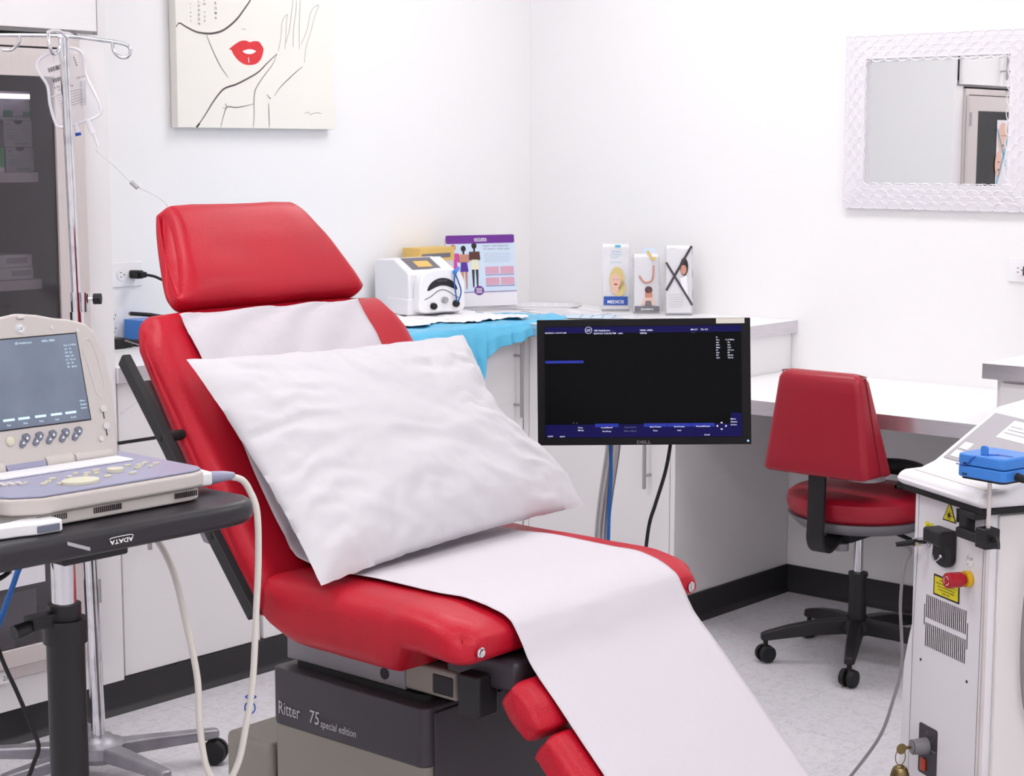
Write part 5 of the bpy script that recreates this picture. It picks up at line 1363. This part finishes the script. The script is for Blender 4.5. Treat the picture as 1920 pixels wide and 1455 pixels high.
b = N(); lathe(b, [(0, .04), (.06, .04), (.06, .09), (.03, .1), (0, .1)]); obj('hub', b, 'black', t)
for k in range(5):
    a = R(200+72*k); ca, sa = math.cos(a), math.sin(a); b = N()
    prism(b, [(ca*.04-sa*.02, sa*.04+ca*.02), (ca*.04+sa*.02, sa*.04-ca*.02), (ca*.22+sa*.014, sa*.22-ca*.014), (ca*.22-sa*.014, sa*.22+ca*.014)], .055, .08)
    leg = obj('leg', b, 'black', t, .004)
    b = N(); cyl(b, (ca*.2-sa*.018, sa*.2+ca*.018, .026), (ca*.2+sa*.018, sa*.2-ca*.018, .026), .025); obj('castor', b, 'rubber', leg)
b = N(); text(b, 'ADATA', .0, 0, .0085, 0, 'c', stretch=1.35, bold=.02, rot=PI)
tube(b, [(-.020, 0, .002), (-.014, 0, .0035), (.014, 0, .0035), (.020, 0, .001)], .0005, 5)
bmesh.ops.transform(b, matrix=Matrix.Translation((-.012, -.1578, TZ-.0175)), verts=b.verts[:]); obj('sticker_text', b, 'wht', t, label='upside-down white sticker lettering')
b = N(); grid(b, 10, 4, lambda u, v: (-.10+.036*u, -.1572-.0014*abs(fbm((u*5, v*5, 0))), TZ-.012-.014*u+.005*v)); obj('tape_scrap', b, 'tube', t)

# ultrasound: base
t = thing('ultrasound_machine', 'putty coloured laptop-style ultrasound machine with a lavender keyboard', 'ultrasound machine', (-3.506, -2.10, TZ+.005), R(-1.5))
w2 = .168
def shell(z0, z1, ins, dd=.0):
    b = N()
    out = [(-w2+ins, -.10+ins), (-w2+ins+.01, -.118+ins), (-w2+.05, -.138+ins), (-.06, -.138+ins), (.06, -.136+ins), (w2-.03, -.134+ins), (w2-.008-ins*.6, -.126+ins), (w2-ins, -.11+ins), (w2-ins, .13-ins), (-w2+ins, .13-ins)]
    prism(b, out, z0, z1); return b
obj('lower_shell', shell(-.003, .016, .008), 'beige', t, .004, 3)
bs = obj('upper_shell', shell(.0162, .040, 0), 'beige', t, .006, 3)
kb = obj('key_deck', shell(.0402, .0435, .004), 'lav', t, .0015, label='lavender key deck')
b = N(); bx(b, (-.10, .125), (.0, .042), (.0437, .047)); obj('key_cover', b, 'keyw', kb, .001, label='clear white keyboard cover')
b = N()
b.free()
for x0, n in ((-.125, 14), (-.035, 14), (.105, 12)):
    b = N()
    for k in range(n): bx(b, (x0+.0034*k, x0+.0034*k+.0016), (-.1298-.0012*(x0 < .1), -.128), (.005, .013))
    obj('air_vent', b, 'slot', t)
b = N()
for k in range(6): bx(b, (-.155+.011*k, -.147+.011*k), (-.03-.004*k, -.012-.004*k), (.0437, .0465))
obj('mode_key', b, 'beige2', kb)
random.seed(3); b = N()
for (x, y) in ((-.09, -.045), (-.075, -.07), (-.062, -.06), (-.045, -.045), (-.058, -.085), (-.02, -.05), (.0, -.035), (.012, -.045), (.0, -.06), (.022, -.055), (.035, -.035), (.09, -.035), (.105, -.045), (.12, -.035), (.09, -.06), (.11, -.065), (.13, -.05), (.06, -.09), (.02, -.085)):
    prism(b, rrect(random.uniform(.008, .014), .006, .0028, x, y), .0437, .0465)
obj('soft_keys', b, 'cream', kb)
b = N(); prism(b, [(.045*math.cos(a_*PI/16)*.62-.03, .022*math.sin(a_*PI/16)-.092) for a_ in range(32)], .0437, .0475); prism(b, [(.012*math.cos(a_*PI/16)+.052, .012*math.sin(a_*PI/16)-.058) for a_ in range(32)], .0437, .049); obj('track_ring', b, 'cream', kb)
# hinge blocks
for xa, xb, r_ in ((-.16, -.065, .012), (.005, .05, .012), (.056, .12, .0105)):
    b = N(); cyl(b, (xa, .055, .048), (xb, .055, .048), r_); obj('hinge_barrel', b, 'beige', t)
b = N(); prism(b, [(.042, .0437), (.042, .049), (.058, .0605), (.065, .0605), (.065, .0437)], -.062, .002, 'x'); obj('latch_block', b, 'lav', t)
# lid
LT = Matrix.Translation((-.034, .045, .036)) @ Matrix.Rotation(R(-14), 4, 'X')
def lido(name, b, m, par=None, bev=0, seg=2, label=None):
    bmesh.ops.transform(b, matrix=LT, verts=b.verts[:]); return obj(name, b, m, par or t, bev, seg, label=label)
rightP = [(.150, .0), (.160, .003), (.168, .012), (.1728, .0667), (.1765, .12), (.1735, .165), (.1635, .200), (.149, .2165), (.121, .2250), (.094, .2290), (.0677, .2355), (.0385, .2393)]
leftP = [(.068-x, z) for x, z in rightP][::-1]
b = N(); prism(b, rightP+leftP, 0, .022, 'y'); ld_ = lido('lid', b, 'beige', None, .005, 3)
b = N(); bx(b, (-.062, .1285), (-.0006, .0), (.0685, .2035)); lido('screen_bezel', b, 'ink', ld_)
b = N(); bx(b, (-.060, .1265), (-.0012, -.0007), (.0705, .2015)); us = lido('screen', b, 'lcd', ld_)
b = N()
text(b, 'GE Healthcare', .02, .193, .0048, -.0016); text(b, 'VEIN, VEIN', .065, .193, .0048, -.0016)
for k, s_ in enumerate(('Frq 11.0 MHz', 'Gn   54', 'E/A  2/2', 'Map  C/0', 'D   3.0 cm', 'DR   87', 'FR   28 Hz')): text(b, s_, .102, .184-.0055*k, .0038, -.0016)
for k, x in enumerate((-.02, .005, .033, .06, .085)): flatpoly(b, [(x, .082), (x+.019, .082), (x+.019, .0855), (x, .0855)], -.0016, .0003)
for k in range(5): text(b, ('Run', 'Main', 'First', 'Last', 'Scroll')[k], -.015+.027*k, .075, .004, -.0016)
for k, s_ in enumerate(('Menu', 'Delete', 'Active')): text(b, s_, .113, .098-.0055*k, .004, -.0016)
lido('screen_text', b, 'lcdtxt', us)
b = N(); P_ = cr([(.1385, .190, 0), (.149, .19, 0), (.156, .172, 0), (.1605, .14, 0), (.161, .11, 0), (.152, .102, 0), (.1455, .108, 0), (.1425, .13, 0), (.137, .165, 0), (.1345, .18, 0)], 4, True)
tube(b, [(p.x, -.0004, p.y) for p in P_], .0007, 6, 0, True); lido('speaker_panel', b, 'beige2', ld_)
b = N()
for z in (.0835, .057): cyl(b, (.1515, -.0003, z), (.1515, -.004, z), .0052)
cyl(b, (.1395, -.0003, .0385), (.1395, -.003, .0385), .004); cyl(b, (.131, -.0003, .2065), (.131, -.001, .2065), .003); cyl(b, (.0875, -.0003, .214), (.0875, -.001, .214), .003); lido('slider_knob', b, 'beige2', ld_)
b = N(); bx(b, (.1508, .1522), (-.0008, 0), (.068, .080)); bx(b, (.1508, .1522), (-.0008, 0), (.042, .0535)); lido('slider_slot', b, 'ink', ld_)
b = N(); disc(b, .034, .2165, .0078, -.002, .0018); lido('round_badge', b, 'plate', ld_)
b = N(); ringp(b, .034, .2165, .0068, .0007, -.0024, 24); text(b, 'GE', .034, .2138, .0075, -.0024, 'c', shear=.3); lido('badge_print', b, 'btn', ld_)
b = N(); bx(b, (.031, .043), (-.004, 0), (.2305, .2345)); lido('latch', b, 'beige2', ld_, .001)
for k in range(5):
    x = .0095+.0224*k
    for dx, dz, fl in ((0.0035, .0548, 1), (-.0035, .0485, -1)):
        b = N(); P_ = cr([(x+dx-.0062, dz+.0034*fl, 0), (x+dx+.001, dz+.0066, 0), (x+dx+.0062, dz+.001, 0), (x+dx, dz-.0072, 0)], 4, True)
        prism(b, [(p.x, p.y) for p in P_], -.0032, -.0002, 'y'); kb_ = lido('arrow_key', b, 'btn', ld_)
b = N()
for k in range(5):
    x = .0095+.0224*k
    quad(b, [(x+.001, -.0036, .0525), (x+.006, -.0036, .0525), (x+.0045, -.0036, .057)]); quad(b, [(x-.006, -.0036, .0465), (x-.001, -.0036, .0465), (x-.003, -.0036, .0505)])
lido('arrow_print', b, 'plate', ld_)
b = N(); ball(b, (-.0135, -.001, .0525), .0072, 1, .45, 1); lido('round_key', b, 'cream', ld_)
b = N(); tube(b, [(.11, .07, .045), (.14, .10, .058), (.165, .13, .05), (.18, .16, .03), (.19, .165, .004)], .005); obj('mains_lead', b, 'cord', t)
# transducer connector and long cable
t = thing('transducer_cable', 'ivory transducer cable looping from the ultrasound machine down past the cart', 'cord', (-3.33, -2.165, TZ))
b = N(); M4 = Matrix.Rotation(R(-9), 4, 'Z')
prism(b, rrect(.04, .022, .005, 0, .02), -.028, .028, 'x', None); bmesh.ops.transform(b, matrix=Matrix.Translation((.006, .0, .0)) @ M4 @ Matrix.Diagonal((1, 1, 1, 1)), verts=b.verts[:]); obj('connector', b, 'plate', t, .003)
off = Vector((-3.33, -2.165, TZ))
b = N(); tube(b, [Vector(v)-off for v in ((-3.300, -2.165, .966), (-3.27, -2.17, .967), (-3.245, -2.172, .965))], lambda k: .012-.0065*k, 16); obj('strain_relief', b, 'lav', t, label='lavender strain relief')
cab = [(-3.25, -2.172, .964), (-3.231, -2.175, .957), (-3.221, -2.181, .94), (-3.216, -2.192, .906), (-3.222, -2.2, .832), (-3.232, -2.204, .75), (-3.243, -2.209, .668), (-3.251, -2.21, .619), (-3.26, -2.208, .578), (-3.271, -2.205, .529), (-3.285, -2.196, .495), (-3.299, -2.18, .492), (-3.307, -2.165, .521), (-3.307, -2.153, .586), (-3.302, -2.144, .652), (-3.302, -2.12, .734), (-3.303, -2.09, .816), (-3.306, -2.04, .871), (-3.316, -1.99, .905), (-3.33, -1.93, .895)]
b = N(); tube(b, [Vector(v)-off for v in cab], .0052, 12); obj('cable', b, 'cord', t)
b = N()
for (x, y, z, tilt) in ((-3.2508, -2.2095, .622, .3), (-3.2524, -2.2092, .605, 1.2)):
    c_ = Vector((x, y, z))-off
    tube(b, [c_+Vector((.008*math.cos(2*PI*k/10)*.66, -.008*math.cos(2*PI*k/10)*.75, .008*math.sin(2*PI*k/10)*tilt)) for k in range(10)], .0012, 6, 2, True)
obj('cable_tie', b, 'blue2', t, label='blue cable tie')
# probe lying on tray
t = thing('ultrasound_probe', 'white linear ultrasound probe lying on the front left of the black tray', 'probe', (-3.645, -2.235, TZ), R(-4))
b = N(); P_ = [(-.075, -.012), (-.03, -.016), (-.01, -.022), (.028, -.022), (.032, -.018), (.032, .016), (.028, .02), (-.01, .02), (-.03, .014), (-.075, .01)]
prism(b, P_, .001, .0175); obj('handle', b, 'plate', t, .006, 3)
b = N(); prism(b, rrect(.034, .0095, .0015, .008, .0085), -.0232, -.0222, 'y'); obj('lens', b, 'btn', t, label='grey lens')
b = N(); tube(b, [(-.073, 0, .009), (-.1, .0, .009), (-.14, .02, .0055)], .004); obj('lead', b, 'cord', t)
# cable ring holder under tray, and hanging cables at the left
t = thing('cable_holder', 'black wire ring holder hanging under the left of the tray', 'holder', (-3.60, -2.045, .85))
b = N(); tube(b, [(.042*math.cos(2*PI*k/16)*.8, -.042*math.sin(2*PI*k/16)*.6, .009*math.cos(2*PI*k/16)) for k in range(16)], .0035, 8, 2, True); tube(b, [(.03, -.004, .012), (-.0, .0, .035), (-.05, .02, .064)], .0055, 8); obj('ring', b, 'rubber', t)
b = N(); tube(b, [(-3.375, -1.797, .93), (-3.379, -1.794, .806), (-3.388, -1.791, .772), (-3.408, -1.78, .711), (-3.44, -1.76, .6), (-3.47, -1.75, .3), (-3.5, -1.74, .006), (-3.7, -1.7, .006)], .0048)
tag(obj('network_cable', b, 'bluecord'), 'blue cable slanting down under the cart tray, left edge of the photo', 'cord')
b = N(); tube(b, [(-3.46, -1.78, .9), (-3.44, -1.77, .75), (-3.418, -1.782, .646), (-3.405, -1.808, .582), (-3.394, -1.836, .517), (-3.392, -1.843, .491), (-3.402, -1.838, .461), (-3.42, -1.83, .4), (-3.45, -1.82, .2), (-3.5, -1.82, .005), (-3.6, -1.8, .005)], .0036)
tag(obj('power_cable', b, 'rubber'), 'thin black cable hanging and bending beside the black cart column', 'cord')
